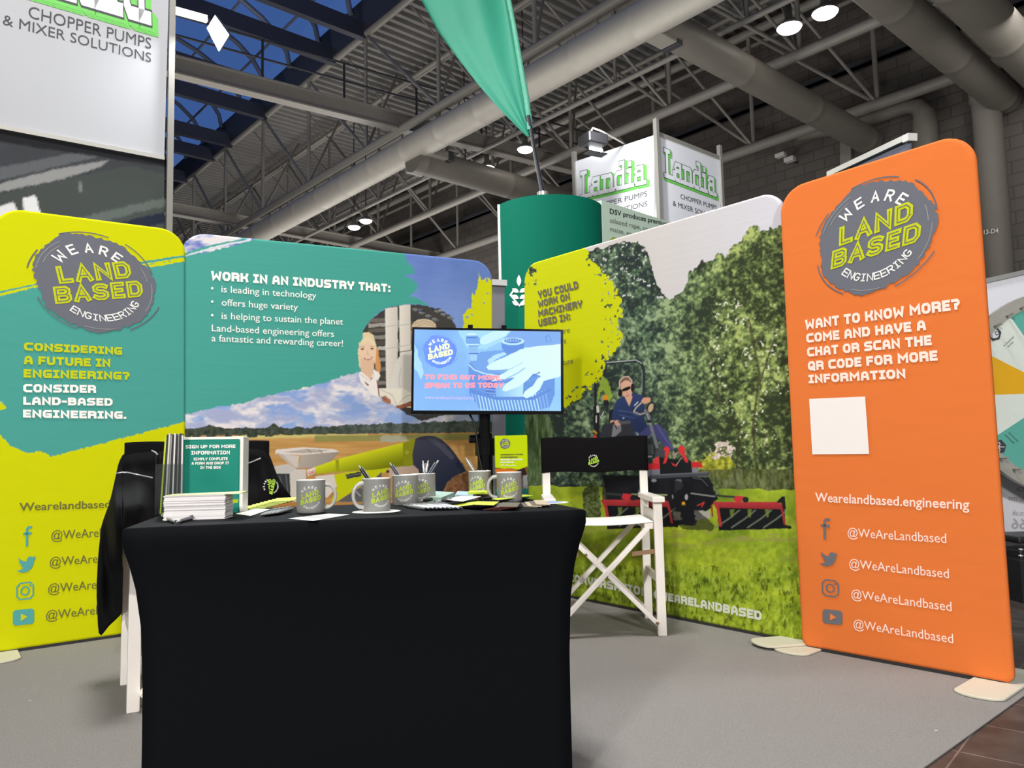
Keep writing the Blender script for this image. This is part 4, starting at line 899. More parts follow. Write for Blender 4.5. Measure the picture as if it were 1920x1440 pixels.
for s, P0, P1, H in (('YOU COULD', (1010.5, 559.5), (1086, 541), (1008.5, 546)), ('WORK ON', (1010.5, 577), (1070, 562), (1008.5, 564)), ('MACHINERY', (1010.5, 595), (1093.5, 576), (1009, 582)), ('USED IN:', (1011, 612.5), (1071, 600), (1009, 599.5))):
    put(b, heavy(s, .26), plT, P0, P1, H)
b.build('headline_lettering', mat('ink_brown_grey', (98, 92, 74), .8), bT); b = MB()
for s, P0, P1 in (('Agriculture', (1013, 633.5), (1069, 623)), ('Horticulture', (1013, 653), (1062, 643)), ('Forestry', (1013, 672), (1055, 664)), ('Arboriculture', (1013, 692), (1075, 681))): put(b, bfont(s), plT, P0, P1, (P0[0], P0[1] - 10))
b.build('list_lettering', mat('ink_brown_grey', (98, 92, 74), .8), bT)
b = MB(); put(b, heavy('#WEARELANDBASED', .27), plT, (1226, 1121), (1429, 1163.5), (1226, 1106)); b.build('hashtag_lettering', mat('ink_pale_white', (216, 220, 205), .8), bT); b = MB(); put(b, heavy('JOIN THE CONVERSATION', .27), plT, (985, 1074), (1216, 1119), (985, 1060)); b.build('hashtag_lettering', mat('ink_pale_white', (216, 220, 205), .8), bT)

# ---- orange banner
def paint_orange(x, y):
    p = Paint(x, y); p.c[:] = ORG; return p.c
qO = [(1464.5, 360), (1818, 249), (1893, 1276), (1507, 1206)]
plO, bO = banner('fabric_banner', 'tall narrow orange banner with grey badge, nearest on the right', qO, paint_orange, 60, 160, plainm, .115, .02)
b = MB(); logo_px(b, plO, (1638, 444), (114, -12), (17, -107)); b.build('logo', LOGO_M, bO)
b = MB()
put(b, heavy('WANT TO KNOW MORE?'), plO, (1511, 618), (1801, 580), (1510, 600)); b.build('question_lettering', mat('ink_warm_white', (250, 226, 212), .8, noise=.01), bO); b = MB()
for s, P0, P1, H in (('COME AND HAVE A', (1513, 643), (1737, 619), (1512, 626)), ('CHAT OR SCAN THE', (1514.5, 669), (1748, 647), (1513.5, 652)), ('QR CODE FOR MORE', (1516, 695), (1759, 676), (1515, 678)), ('INFORMATION', (1517, 719), (1699, 709), (1516, 703))):
    put(b, heavy(s), plO, P0, P1, H)
b.build('headline_lettering', mat('ink_warm_white', (250, 226, 212), .8, noise=.01), bO)
b = MB(); put(b, bfont('Wearelandbased.engineering', .014), plO, (1529, 940), (1818, 955), (1529, 924))
for x0, y0, x1, y1 in ((1590, 1005), (1593, 1063), (1597, 1121), (1601, 1176)) and ((1590, 1006, 1775, 1018), (1593, 1064, 1780, 1084), (1597, 1121, 1785, 1146), (1601, 1177, 1788, 1206)):
    put(b, bfont('@WeAreLandbased', .002), plO, (x0, y0), (x1, y1), (x0 - .5, y0 - 16))
b.build('contact_lettering', mat('ink_warm_white', (250, 226, 212), .8, noise=.01), bO)
social(bO, plO, [(1549, 991, 18, .08), (1553, 1047, 17, .1), (1557, 1103, 17.5, .12), (1561, 1157, 18.5, .1)], [mat('ink_slate', (104, 104, 110), .8), mat('ink_orange', ORG, .8, noise=.01)])
b = MB(); poly_px(b, plO, [(1517, 748), (1622, 743.5), (1629.5, 851), (1523, 852)]); b.build('white_square_print', mat('ink_blank_white', (240, 232, 228), .8, noise=.01), bO)
foot_plate(bO, G(1872, 1286), plO.n, plO.ex, .5, .17)
foot_plate(bO, G(1512, 1216), plO.n, plO.ex, .36, .17)
foot_plate(bT, G(1470, 1212), plT.n * .9 - plT.ex * .43, plT.ex * .9 + plT.n * .43, .3, .17, .011)

# ================================================================== NEIGHBOURING STANDS
alu = mat('brushed_aluminium', (186, 184, 176), .35, .6, .03)
sign_white = mat('sign_white', (214, 216, 222), .6, noise=.015)
green_l = mat('sign_green', (104, 196, 84), .6, noise=.02); dark_l = mat('sign_dark', (50, 52, 58), .6, noise=.02)
SERIF = {'L': [[(.1, 1), (.52, 1)], [(.3, 1), (.3, 0)], [(.06, 0), (1, 0), (1, .26)]],
 'a': [[(.08, .5), (.2, .62), (.7, .62), (.7, 0), (.98, 0)], [(.7, .36), (.2, .36), (.08, .26), (.08, .1), (.2, 0), (.7, 0)]],
 'n': [[(0, .62), (.2, .62), (.2, 0)], [(.02, 0), (.4, 0)], [(.2, .6), (.72, .62), (.82, .5), (.82, 0)], [(.64, 0), (1, 0)]],
 'd': [[(.55, 1), (.8, 1), (.8, 0), (1.0, 0)], [(.8, .62), (.25, .62), (.08, .5), (.08, .12), (.25, 0), (.8, 0)]],
 'i': [[(.2, .62), (.5, .62), (.5, 0)], [(.2, 0), (.85, 0)], [(.48, .86), (.48, .9)]]}
SW = {'L': .66, 'a': .58, 'n': .66, 'd': .62, 'i': .4}
def script_sign(mb, plane, P0, P1, H, off=.004):
    def run(t, dx, dy):
        x = 0; out = []
        for ch in 'Landia':
            for pl in SERIF[ch]:
                out += [[p + np.array([dx, dy]) for p in q] for q in thick([(x + a * SW[ch], b * .84 + .08) for a, b in pl], t)]
            x += SW[ch] + .06
        return out, x - .06
    for k, (t, dx, dy, mi) in enumerate(((.21, .14, -.07, 0), (.22, .09, -.05, 0), (.22, .04, -.03, 0), (.195, 0, 0, 1), (.15, 0, 0, 2))): put(mb, run(t, dx, dy), plane, P0, P1, H, off + .0018 * k, mi)
# -- tall booth wall, top left
p1 = D(316, 430, 6.6); s_dir = ray(3020, 800); s_dir = np.array([s_dir[0], s_dir[1], 0]); s_dir /= np.linalg.norm(s_dir)
plB = Plane.up(p1 - s_dir * 3.4, p1); root = empty('booth_wall_sign', p1 * [1, 1, 0]); tag(root, 'tall white booth sign over a dark picture panel, top left', 'sign')
def slab(mb, pl, pts, t=.05, mi=0): q = [pl.at(*p) for p in pts]; mb.hexa(q, [v - pl.n * t for v in q], mi)
b = MB(); slab(b, plB, [(-120, 213), (308, 296), (323, -250), (-120, -420)], .06); b.build('sign_panel', mat('booth_sign_white', (172, 174, 179), .6, noise=.03, nscale=2), root)
def paint_booth(x, y):
    p = Paint(x, y); p.c[:] = (66, 69, 73); p.c += (fbm(x, y, 40, 3, 3)[:, None] - .5) * 14
    p.poly([(-30, 320), (140, 286), (210, 288), (-30, 345)], (96, 99, 103), 2); p.poly([(-30, 352), (100, 318), (205, 300), (190, 312), (120, 335), (-30, 366)], (168, 168, 166), 2, a=.8); p.poly([(-30, 370), (240, 310), (330, 330), (330, 480), (-30, 480)], (72, 78, 76), 4)
    p.poly([(-30, 392), (0, 388), (26, 378), (34, 402), (20, 430), (-30, 430)], (222, 222, 222), 2); p.poly([(42, 372), (66, 366), (76, 396), (70, 420), (46, 410)], (226, 226, 226), 2); p.poly([(120, 415), (330, 365), (330, 380), (140, 430)], (98, 106, 102), 5); p.poly([(200, 424), (330, 392), (330, 412), (240, 440)], (40, 46, 62), 4); p.poly([(146, 340), (152, 342), (155, 358), (150, 362)], (120, 124, 126), 2)
    p.poly([(-30, 232), (330, 292), (330, 316), (-30, 262)], (38, 39, 42), 2, 20)
    return p.c
fabric('picture_panel', plB, [(-40, 231), (309, 299), (303, 1066), (-40, 1110)], .003, .003, 110, 240, paint_booth, printm, root, .04, .9, .1)
b = MB(); b.bar(plB.at(307, 1066, .01), plB.at(327, -260, .01), .05, .05); b.build('corner_post', mat('grey_post', (132, 130, 124), .5, .3), root)
b = MB(); b.bar(plB.at(-60, 227, .012), plB.at(308, 297, .012), .03, .035); b.build('cross_rail', alu, root)
b = MB(); script_sign(b, plB, (-42, -46), (279, 49), (-44, -238)); b.build('sign_logo', [green_l, dark_l, sign_white], root)
b = MB(); put(b, bfont('CHOPPER PUMPS'), plB, (53, 33), (283, 92.5), (54, 11)); put(b, bfont('& MIXER SOLUTIONS'), plB, (5, 46), (283, 117.5), (6, 27)); b.build('sign_lettering', dark_l, root)
# arm floodlight above it
p = D(407, 62, 6.9); root = empty('arm_floodlight', p); tag(root, 'dazzling arm floodlight in front of the glazed skylight', 'floodlight')
e1_, e2_ = D(408, 28, 6.9) - D(410, 96, 6.9), D(389, 52, 6.9) - D(430, 74, 6.9)
q = [D(*t_, 6.9) for t_ in ((404, 30), (430, 66), (411, 97), (389, 54))]
b = MB(); b.hexa(q, [v + np.array([-.03, .12, .08]) for v in q]); b.build('housing', mat('floodlight_body', (60, 60, 62), .4, .4), root)
b = MB(); b.add([v - np.array([0, .012, 0]) for v in q], [(0, 1, 2, 3)]); b.build('lens', mat('floodlight_glow', (246, 250, 255), .3, emit=26, noise=0), root)
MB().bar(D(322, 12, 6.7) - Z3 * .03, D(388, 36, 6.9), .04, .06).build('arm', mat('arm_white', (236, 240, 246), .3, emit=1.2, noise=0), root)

# -- white tower sign
YT = 10.5; pc = D(1228, 330, YT)
def rot2(d): d = np.array([d[0], d[1], 0]); return d / np.linalg.norm(d)
plC1 = Plane.up(pc - rot2(-ray(-480, 860)) * -1.0, pc) if False else Plane.up(pc + rot2(ray(-480, 860)) * 1.9, pc)
plC2 = Plane.up(pc, pc + rot2(ray(2780, 815)) * 1.3)
root = empty('tower_sign', pc * [1, 1, 0]); tag(root, 'square white tower sign with green lettering above the tree banner', 'sign')
b = MB(); slab(b, plC1, [(1078, 700), (1226, 700), (1227, 253), (1078, 303)], .05); b.build('sign_panel', sign_white, root)
b = MB(); slab(b, plC2, [(1232, 700), (1352, 700), (1351, 294), (1235, 249)], .05); b.build('sign_panel', sign_white, root)
for pl, a_, c_ in ((plC1, (1074, 700), (1076.5, 285)), (plC1, (1229, 700), (1229.5, 223)), (plC2, (1350, 700), (1348.5, 273))):
    A_ = pl.at(*c_); b = MB(); b.bar(A_ * [1, 1, 0] + Z3 * 0, A_, .06, .06, DU); b.build('corner_post', alu, root)
b = MB(); b.bar(plC2.at(1236, 252, .01), plC2.at(1350, 297, .01), .03, .06); b.build('top_rail', alu, root)
b = MB(); script_sign(b, plC1, (1089, 374), (1211, 346), (1089, 322), .006); b.build('sign_logo', [green_l, dark_l, sign_white], root); b = MB(); script_sign(b, plC2, (1245, 333), (1341, 370), (1243.5, 277), .006); b.build('sign_logo', [green_l, dark_l, sign_white], root)
b = MB(); put(b, bfont('CHOPPER PUMPS'), plC1, (1107, 394), (1214, 367.5), (1107, 385)); put(b, bfont('& MIXER SOLUTIONS'), plC1, (1090, 416), (1214, 386.5), (1090, 407))
put(b, bfont('CHOPPER PUMPS'), plC2, (1276, 372.5), (1344, 394), (1275.5, 363.5)); put(b, bfont('& MIXER SOLUTIONS'), plC2, (1261.5, 385.5), (1354, 416), (1261, 376)); b.build('sign_lettering', dark_l, root)
p = D(1112, 264, YT - .9); root = empty('barn_door_floodlight', p); tag(root, 'black barn-door floodlight on an arm above the white tower sign', 'floodlight')
MB().box(p, (.30, .26, .14), .5).build('housing', mat('floodlight_black', (24, 24, 26), .4), root, .02)
for dz in (-.10, .10): MB().box(p + np.array([.04, .16 + .02, dz]), (.30, .14, .012), .5).build('barn_door', mat('floodlight_black', (24, 24, 26), .4), root)
MB().tube([p + np.array([-.05, 0, .08]), p + np.array([0, 0, .17]), p + np.array([.12, .04, .14]), plC1.at(1170, 274) + Z3 * .04], .015, 6).build('arm', alu, root)
MB().box(p + np.array([.05, .13, -.075]), (.2, .02, .06), .5).build('lens', mat('floodlight_glow', (246, 250, 255), .3, emit=26, noise=0), root)
area('arm_floodlight_beam', D(404, 66, 6.72), (.6, 2.2, 0), .3, 170, (.94, .97, 1))
l = bpy.data.lights.new('barn_door_beam', 'SPOT'); l.energy = 330; l.spot_size = 1.9; l.spot_blend = .8; l.shadow_soft_size = .08
o = bpy.data.objects.new('barn_door_beam', l); COL.objects.link(o); o.location = p + plC1.n * .55 + plC1.ex * .55 + Z3 * .12
o.rotation_euler = (Vector(plC1.at(1190, 300)) - o.location).to_track_quat('-Z', 'Y').to_euler()

# -- green curved display with pale wall and feather flag
greenm = mat('display_green', (6, 108, 86), .7, noise=.02, spec=.1); green_top = mat('display_white_edge', (225, 228, 225), .6)
YD = 7.2; a0 = D(940, 600, YD); a1 = D(1134, 600, YD + .05); ch = np.linalg.norm((a1 - a0)[:2]); sag = .30; rad = (ch * ch / 4 + sag * sag) / (2 * sag)
mid = (a0 + a1) / 2; cdir = np.array([-(a1 - a0)[1], (a1 - a0)[0], 0]) / ch; cen = mid * [1, 1, 0] + cdir * (rad - sag)
th = math.asin(ch / 2 / rad); base_a = math.atan2(-cdir[1], -cdir[0]); ztop = D(940, 384, YD)[2]
root = empty('curved_display_wall', mid * [1, 1, 0]); tag(root, 'curved dark green display wall with white wheat emblem behind the television', 'display wall')
arcp = [cen + rad * np.array([math.cos(base_a + t_), math.sin(base_a + t_), 0]) for t_ in np.linspace(-th, th, 25)]
b = MB(); b.add([q for q in arcp] + [q + Z3 * ztop for q in arcp], [(i, i + 1, 26 + i, 25 + i) for i in range(24)], 0, True)
bk = [q + cdir * .25 for q in arcp]; b.add([q + Z3 * ztop for q in arcp] + [q + Z3 * ztop for q in bk], [(i, i + 1, 26 + i, 25 + i) for i in range(24)]); b.add([q for q in bk] + [q + Z3 * ztop for q in bk], [(i + 1, i, 25 + i, 26 + i) for i in range(24)]); b.build('curved_panel', greenm, root)
b = MB(); b.bar(arcp[0], arcp[0] + Z3 * ztop, .03, .03, cdir); b.build('edge_strip', green_top, root)
def on_cyl(px, py, off=.006):
    d = ray(px, py); A_ = d[:2] @ d[:2]; oc = EYE[:2] - cen[:2]; B_ = 2 * d[:2] @ oc; C_ = oc @ oc - (rad + off) ** 2
    t_ = (-B_ - math.sqrt(max(B_ * B_ - 4 * A_ * C_, 0))) / (2 * A_); return EYE + d * t_
b = MB()
def leaf(mb, cx, cy, L, W, ang):
    pts_ = []
    for t_ in np.linspace(0, 1, 9): pts_.append((t_ * L, W * math.sin(math.pi * t_) * (1 - .3 * t_)))
    for t_ in np.linspace(1, 0, 9)[1:-1]: pts_.append((t_ * L, -W * math.sin(math.pi * t_) * (1 - .3 * t_)))
    c_, s_ = math.cos(ang), math.sin(ang)
    mb.add([on_cyl(cx + a * c_ - q * s_, cy - (a * s_ + q * c_)) for a, q in pts_], [tuple(range(len(pts_)))])
leaf(b, 973, 537, 22, 5, math.pi / 2)
for dy in (0, 12, 24):
    leaf(b, 973, 548 + dy, 15, 4.6, math.radians(152)); leaf(b, 974, 548 + dy, 15, 4.6, math.radians(30))
for q in thick([(962, 546), (957, 553), (974, 573), (992, 552), (986, 544)], 3.2): b.add([on_cyl(*v) for v in q], [(0, 1, 2, 3)])
b.build('wheat_logo', mat('emblem_white', (236, 240, 238), .6), root)
pg = Plane.up(arcp[-1] * [1, 1, 0], arcp[-1] * [1, 1, 0] + rot2(ray(2500, 820)) * 2.2)
root = empty('pale_display_wall', pg.xyz((1, 0))); tag(root, 'pale green display wall with dark printed sentences behind the tree banner', 'display wall')
q = [pg.at(1135.5, 377.5), pg.at(1268, 405)]; zt = q[0][2]
b = MB(); e_ = pg.xyz((2.2, 0)); s_ = pg.xyz((0.01, 0)); quad_ = [s_, e_, e_ + Z3 * zt, s_ + Z3 * zt]; b.hexa(quad_, [v - pg.n * .08 for v in quad_]); b.build('wall_panel', mat('display_pale_green', (198, 220, 200), .65, noise=.02), root)
b = MB(); put(b, bfont('DSV produces premium quality', .014), pg, (1143, 400), (1283, 431), (1143, 391)); b.build('sentence_lettering', ink_black, root)
b = MB(); put(b, bfont('oilseed rape, cereals, grass,'), pg, (1143, 417), (1262, 444.5), (1143, 408)); put(b, bfont('maize, energy crops'), pg, (1143.5, 433), (1228, 453.5), (1143.5, 424.5)); b.build('sentence_lettering', mat('ink_mid_grey', (96, 104, 98), .7), root)
b = MB(); poly_px(b, pg, [(1136, 456), (1150, 444), (1172, 452), (1172, 470), (1136, 470)]); b.build('leaf_print', mat('ink_leaf_green', (150, 176, 40), .7, noise=.2, nscale=60), root)
# feather flag
pf_ = Plane.up(D(900, 300, 7.6), D(1000, 300, 7.45))
root = empty('feather_flag', D(1016, 362, 7.5)); tag(root, 'teal feather flag on a slim black pole above the green display wall', 'flag')
Lc = [(640, -200), (720, -90), (790, 0), (822, 60), (860, 112), (900, 163), (940, 208), (970, 238), (986, 254), (991, 257)]
Rc = [(905, -200), (928, -90), (948, 0), (958, 50), (966, 95), (974, 140), (982, 185), (988, 220), (995, 238), (996, 246)]
b = MB(); n_ = 26; vs = []
def lerp(Cv, t_): k = t_ * (len(Cv) - 1); i = min(int(k), len(Cv) - 2); return np.array(Cv[i]) * (1 - k + i) + np.array(Cv[i + 1]) * (k - i)
M_ = 40
for i in range(M_ + 1):
    A_, B_ = lerp(Lc, i / M_), lerp(Rc, i / M_)
    for j in range(n_ + 1):
        s_ = j / n_; q = A_ * (1 - s_) + B_ * s_; wv = .05 * math.sin(5.5 * s_ + 1.2 + 1.6 * i / M_) * (1 - .6 * i / M_) + .025 * math.sin(14 * s_ + i * .12) * s_
        vs.append(pf_.at(q[0], q[1], wv))
b.add(vs, [(i * (n_ + 1) + j, (i + 1) * (n_ + 1) + j, (i + 1) * (n_ + 1) + j + 1, i * (n_ + 1) + j + 1) for i in range(M_) for j in range(n_)], 0, True)
fl = b.build('flag_cloth', mat('flag_teal', (50, 148, 122), .6, noise=.06, nscale=6), root); so = fl.modifiers.new('solid', 'SOLIDIFY'); so.thickness = .004; so.offset = 0
b = MB(); b.tube([pf_.at(x, y, .012) for x, y in ((912, -200), (934, -90), (953, 0), (963, 50), (971, 95), (979, 140), (987, 185), (992, 222), (994, 244))], .03, 8); b.build('pole_sleeve', mat('flag_teal_light', (92, 172, 146), .5, noise=.25, nscale=30), root)
b = MB(); b.tube([pf_.at(990, 218, .02), pf_.at(996, 246, .02), pf_.at(1003, 290), pf_.at(1018, 362)], [.028, .02, .018, .026], 8); b.build('pole', mat('pole_black', (34, 34, 44), .4), root)
b = MB(); A_ = pf_.at(1018, 361); b.tube([A_, A_ - Z3 * .12], [.06, .05], 10); b.build('clamp', alu, root)

# -- grey partition behind the gap
pp = Plane.up(D(870, 700, 6.4), D(950, 700, 6.55))
root = empty('partition_panel_wall', pp.at(905, 860) * [1, 1, 0]); tag(root, 'plain grey partition in the gap between teal banner and green display', 'partition')
b = MB(); slab(b, pp, [(870, 1010), (950, 1010), (946, 532), (870, 527)], .05); b.build('partition_sheet', mat('partition_grey', (124, 124, 130), .6), root)
b = MB(); b.bar(pp.at(868, 527), pp.at(948, 532), .07, .05); b.build('top_rail', mat('partition_rail', (206, 206, 204), .4), root)

# -- rail banner behind the orange one
pr = Plane.up(D(1556, 330, 5.2), D(1708, 330, 4.4)); root = empty('rail_banner', pr.at(1640, 500) * [1, 1, 0]); tag(root, 'navy banner with silver top rail peeping above the orange banner', 'banner')
b = MB(); slab(b, pr, [(1562, 1000), (1708, 1000), (1706, 262), (1562, 330)], .012); b.build('banner_sheet', mat('banner_navy', (98, 102, 122), .6, noise=.05), root)
b = MB(); b.bar(pr.at(1556, 327), pr.at(1708, 256), .05, .035); b.build('top_rail', alu, root)
b = MB(); b.bar(pr.at(1706, 252), pr.at(1706, 266), .06, .05, pr.ex); b.build('end_cap', mat('cap_white', (220, 220, 214), .4), root)
MB().bar(pr.at(1640, 900, -.05) * [1, 1, 0], pr.at(1640, 300, -.05), .03, .03, pr.ex).build('support_pole', alu, root)

# -- prize wheel and its white backing, far right
YW = 4.8; plW = Plane.up(D(1700, 800, YW), D(2100, 800, YW)); cW = plW.uv(1987, 736); RW = abs(plW.uv(1987 - 186, 736)[0] - cW[0])
root = empty('white_rail_banner', D(1960, 1080, YW + .25) * [1, 1, 0]); tag(root, 'white banner with mirrored faint print behind the prize wheel', 'banner')
pw2 = Plane.up(D(1700, 800, YW + .25), D(2100, 800, YW + .25))
b = MB(); slab(b, pw2, [(1836, 1012), (2100, 1012), (2100, 470), (1836, 530)], .01); b.build('banner_sheet', mat('banner_white', (226, 226, 232), .6, noise=.02), root)
b = MB(); b.bar(pw2.at(1834, 530), pw2.at(2100, 470), .03, .03); b.build('top_rail', alu, root)
b = MB()
for s_, P0, P1, H in (('66', (1924, 992), (1896, 991), (1924, 973)), ('.com', (1922, 1004), (1896, 1003), (1922, 994)), ('.co.uk', (1926, 967), (1897, 966), (1926, 957)), ('farms', (1924, 940), (1890, 938), (1924, 930)), ('o', (1922, 921), (1905, 921), (1922, 910))): b = MB(); put(b, bfont(s_, .01), pw2, P0, P1, H); b.build('mirrored_lettering', mat('ink_faint_grey', (176, 176, 180), .7), root)
root = empty('prize_wheel', plW.xyz((cW[0], 0))); tag(root, 'upright prize wheel with teal, white and yellow segments beside the orange banner', 'prize wheel')
wc = {'t': mat('wheel_teal', (92, 172, 156), .35), 'w': mat('wheel_pale', (220, 228, 218), .4), 'y': mat('wheel_yellow', (228, 172, 16), .4)}
for k in range(12):
    key = 'wtwtwywtwtwy'[k]
    a0_, a1_ = math.radians(30 * k + 1), math.radians(30 * k + 31)
    pts_ = [(0, 0)] + [(RW * .93 * math.cos(a), RW * .93 * math.sin(a)) for a in np.linspace(a0_, a1_, 7)]
    b = MB(); b.hexa([plW.xyz((cW[0] + x, cW[1] + y), .03) for x, y in pts_], [plW.xyz((cW[0] + x, cW[1] + y), .012) for x, y in pts_]); b.build('wheel_segment', wc[key], root)
b = MB(); vs = [plW.xyz((cW[0] + r_ * RW * math.cos(a), cW[1] + r_ * RW * math.sin(a)), o_) for r_, o_ in ((.90, .012), (.90, .034), (1.03, .034), (1.03, -.01)) for a in np.linspace(0, 2 * math.pi, 73)[:-1]]
b.add(vs, [(i * 72 + j, i * 72 + (j + 1) % 72, (i + 1) % 4 * 72 + (j + 1) % 72, (i + 1) % 4 * 72 + j) for i in range(4) for j in range(72)]); b.build('wheel_rim', mat('rim_steel', (176, 174, 164), .35, .3), root)
for k in range(36):
    a = math.radians(k * 10 + 3); b = MB(); b.tube([plW.xyz((cW[0] + RW * .94 * math.cos(a), cW[1] + RW * .94 * math.sin(a)), .03), plW.xyz((cW[0] + RW * .94 * math.cos(a), cW[1] + RW * .94 * math.sin(a)), .11)], .008, 6); b.build('peg', alu, root)
HXM = [mat('ink_charcoal', (52, 56, 60), .6), sign_white]
for cx, cy, inner in ((1865, 626, 'CL'), (1874, 838, 'owl')):
    b = MB()
    hx = [(cx + 13 * math.cos(a), cy + 14 * math.sin(a)) for a in np.linspace(-.25, 2 * math.pi - .25, 7)[:-1]]; poly_px(b, plW, hx, .032, 0)
    if inner == 'CL':
        poly_px(b, plW, [(cx + 8.5 * math.cos(a), cy + 8.5 * math.sin(a)) for a in np.linspace(0, 6.28, 17)[:-1]], .033, 1); put(b, heavy('CL', .2, .12, HAND), plW, (cx - 4, cy + 5), (cx + 6, cy + 1), (cx - 6.5, cy - 2), .034, 0)
    else:
        for dx, dy in ((-3, -5), (-3, 5)):
            for q in thick([(cx + dx + 4 * math.cos(a), cy + dy + 4 * math.sin(a)) for a in np.linspace(0, 6.2832, 13)], 1.6): poly_px(b, plW, q, .033, 1)
        for q in thick([(cx - 8, cy), (cx + 9, cy)], 1.6): poly_px(b, plW, q, .033, 1)
    b.build('hexagon_logo', HXM, root)
b = MB(); put(b, bfont('A CleanField'), plW, (1876, 652), (1895, 634), (1874.5, 649), .033, 0); put(b, bfont('Society'), plW, (1884, 653), (1894, 643), (1882.5, 650), .033, 0)
b.build('segment_lettering', HXM, root); b = MB(); put(b, bfont('powered'), plW, (1878, 816), (1894, 832), (1880, 813.5), .033, 0); put(b, bfont('the harvest'), plW, (1884, 812), (1902, 829), (1886, 809.5), .033, 0)
b.build('segment_lettering', HXM, root)
MB().bar(plW.xyz((cW[0], .06), -.06), plW.xyz((cW[0], cW[1]), -.06), .08, .05, plW.ex).build('stand_post', mat('stand_black', (30, 30, 32), .4), root)
b = MB(); A_ = D(1882, 1036, YW); b.bar(A_, A_ + np.array([.75, 0, 0]), .3, .07); b.bar(A_ + Z3 * .09, A_ + np.array([.75, 0, .09]), .3, .04); b.build('stand_foot_bar', mat('stand_black', (30, 30, 32), .4), root, .012)
for dy in (1029, 1041):
    q = D(1914, dy, YW - .155); MB().lathe([(0, -.012), (.013, -.008), (.015, 0), (0, .004)], q, 10).build('bolt', alu, root)
MB().box(D(1940, 1060, YW) * [1, 1, 0] + Z3 * .12, (.5, .5, .24)).build('stand_base', mat('stand_black', (30, 30, 32), .4), root)

# ================================================================== TABLE
TZ = .77
tf0 = G(229, 991, TZ); tf1 = G(1098, 955, TZ)
tx = (tf1 - tf0); TW = np.linalg.norm(tx); tx /= TW; ty = np.array([-tx[1], tx[0], 0]); TD = .62
def tab(a, b_, z=0): return tf0 * [1, 1, 0] + tx * a + ty * b_ + Z3 * z
def Tpx(px, py): return G(px, py, TZ)
b = MB(); NS = 22; rows = []
levels = [(TZ, .006), (TZ - .004, 0), (TZ - .035, 0), (TZ - .055, .004), (TZ - .09, .014), (TZ - .15, .027), (TZ - .24, .038), (.38, .044), (.24, .045), (.10, .045), (.0065, .045)]
def ringpts(z, ins, i):
    pts_ = []
    frac = max(0, (TZ - .05 - z) / TZ)
    for side in range(4):
        for k in range(NS):
            s_ = k / NS; bow = math.sin(math.pi * s_) * (.022 * min(frac * 3, 1)) * (1 - .35 * frac)
            L_, W_ = TW - 2 * ins, TD - 2 * ins
            if side == 0: a, q = ins + L_ * s_, ins + bow
            elif side == 1: a, q = TW - ins - bow, ins + W_ * s_
            elif side == 2: a, q = TW - ins - L_ * s_, TD - ins - bow
            else: a, q = ins + bow, TD - ins - W_ * s_
            hem = (.03 * math.sin(math.pi * s_) ** .8) if i == len(levels) - 1 else 0
            pts_.append(tab(a, q, z + hem))
    return pts_
n4 = NS * 4; vs = []
for i, (z, ins) in enumerate(levels): vs += ringpts(z, ins, i)
fs = [(i * n4 + j, (i + 1) * n4 + j, (i + 1) * n4 + (j + 1) % n4, i * n4 + (j + 1) % n4) for i in range(len(levels) - 1) for j in range(n4)]
b.add(vs, fs, 0, True); b.add(vs[:n4], [tuple(range(n4))])
clothm = mat('black_spandex', (6, 8, 12), .8, noise=.06, nscale=30, bump=.05, spec=.12)
root = empty('trestle_table', tab(TW / 2, TD / 2)); tag(root, 'trestle table under a tight black stretch cover, front centre', 'table')
b.build('stretch_cover', clothm, root)
MB().box(tab(TW / 2, TD / 2, TZ - .025), (TW - .03, TD - .03, .03), math.atan2(tx[1], tx[0])).build('table_top', mat('table_grey', (150, 150, 150), .6), root)
for a in (.09, TW - .09):
    for q in (.09, TD - .09): MB().tube([tab(a, q, .02), tab(a, q, TZ - .04)], .016, 8).build('leg', alu, root)

# ================================================================== TELEVISION ON A POLE
YV = 4.45; plV = Plane.up(D(770, 700, YV), D(1057, 700, YV))
root = empty('television', D(914, 1000, YV) * [1, 1, 0]); tag(root, 'flat television glowing blue on a black floor pole', 'television')
blk = mat('tv_black', (10, 10, 13), .12, noise=.02, spec=.3)
fr_o = [(770.5, 777), (1057, 776.5), (1056, 618), (772.8, 613.3)]; fr_i = [(775.2, 769.5), (1051.8, 770.5), (1051.2, 621.8), (777, 617.6)]
b = MB(); O_ = [plV.at(*q, .012) for q in fr_o]; I_ = [plV.at(*q, .012) for q in fr_i]; I2 = [plV.at(*q, .0) for q in fr_i]; Bk = [plV.at(*q, .012) - plV.n * .055 for q in fr_o]
b.add(O_ + I_ + I2 + Bk, [(i, (i + 1) % 4, 4 + (i + 1) % 4, 4 + i) for i in range(4)] + [(4 + i, 4 + (i + 1) % 4, 8 + (i + 1) % 4, 8 + i) for i in range(4)] + [((i + 1) % 4, i, 12 + i, 12 + (i + 1) % 4) for i in range(4)] + [(15, 14, 13, 12)])
b.build('bezel', blk, root)
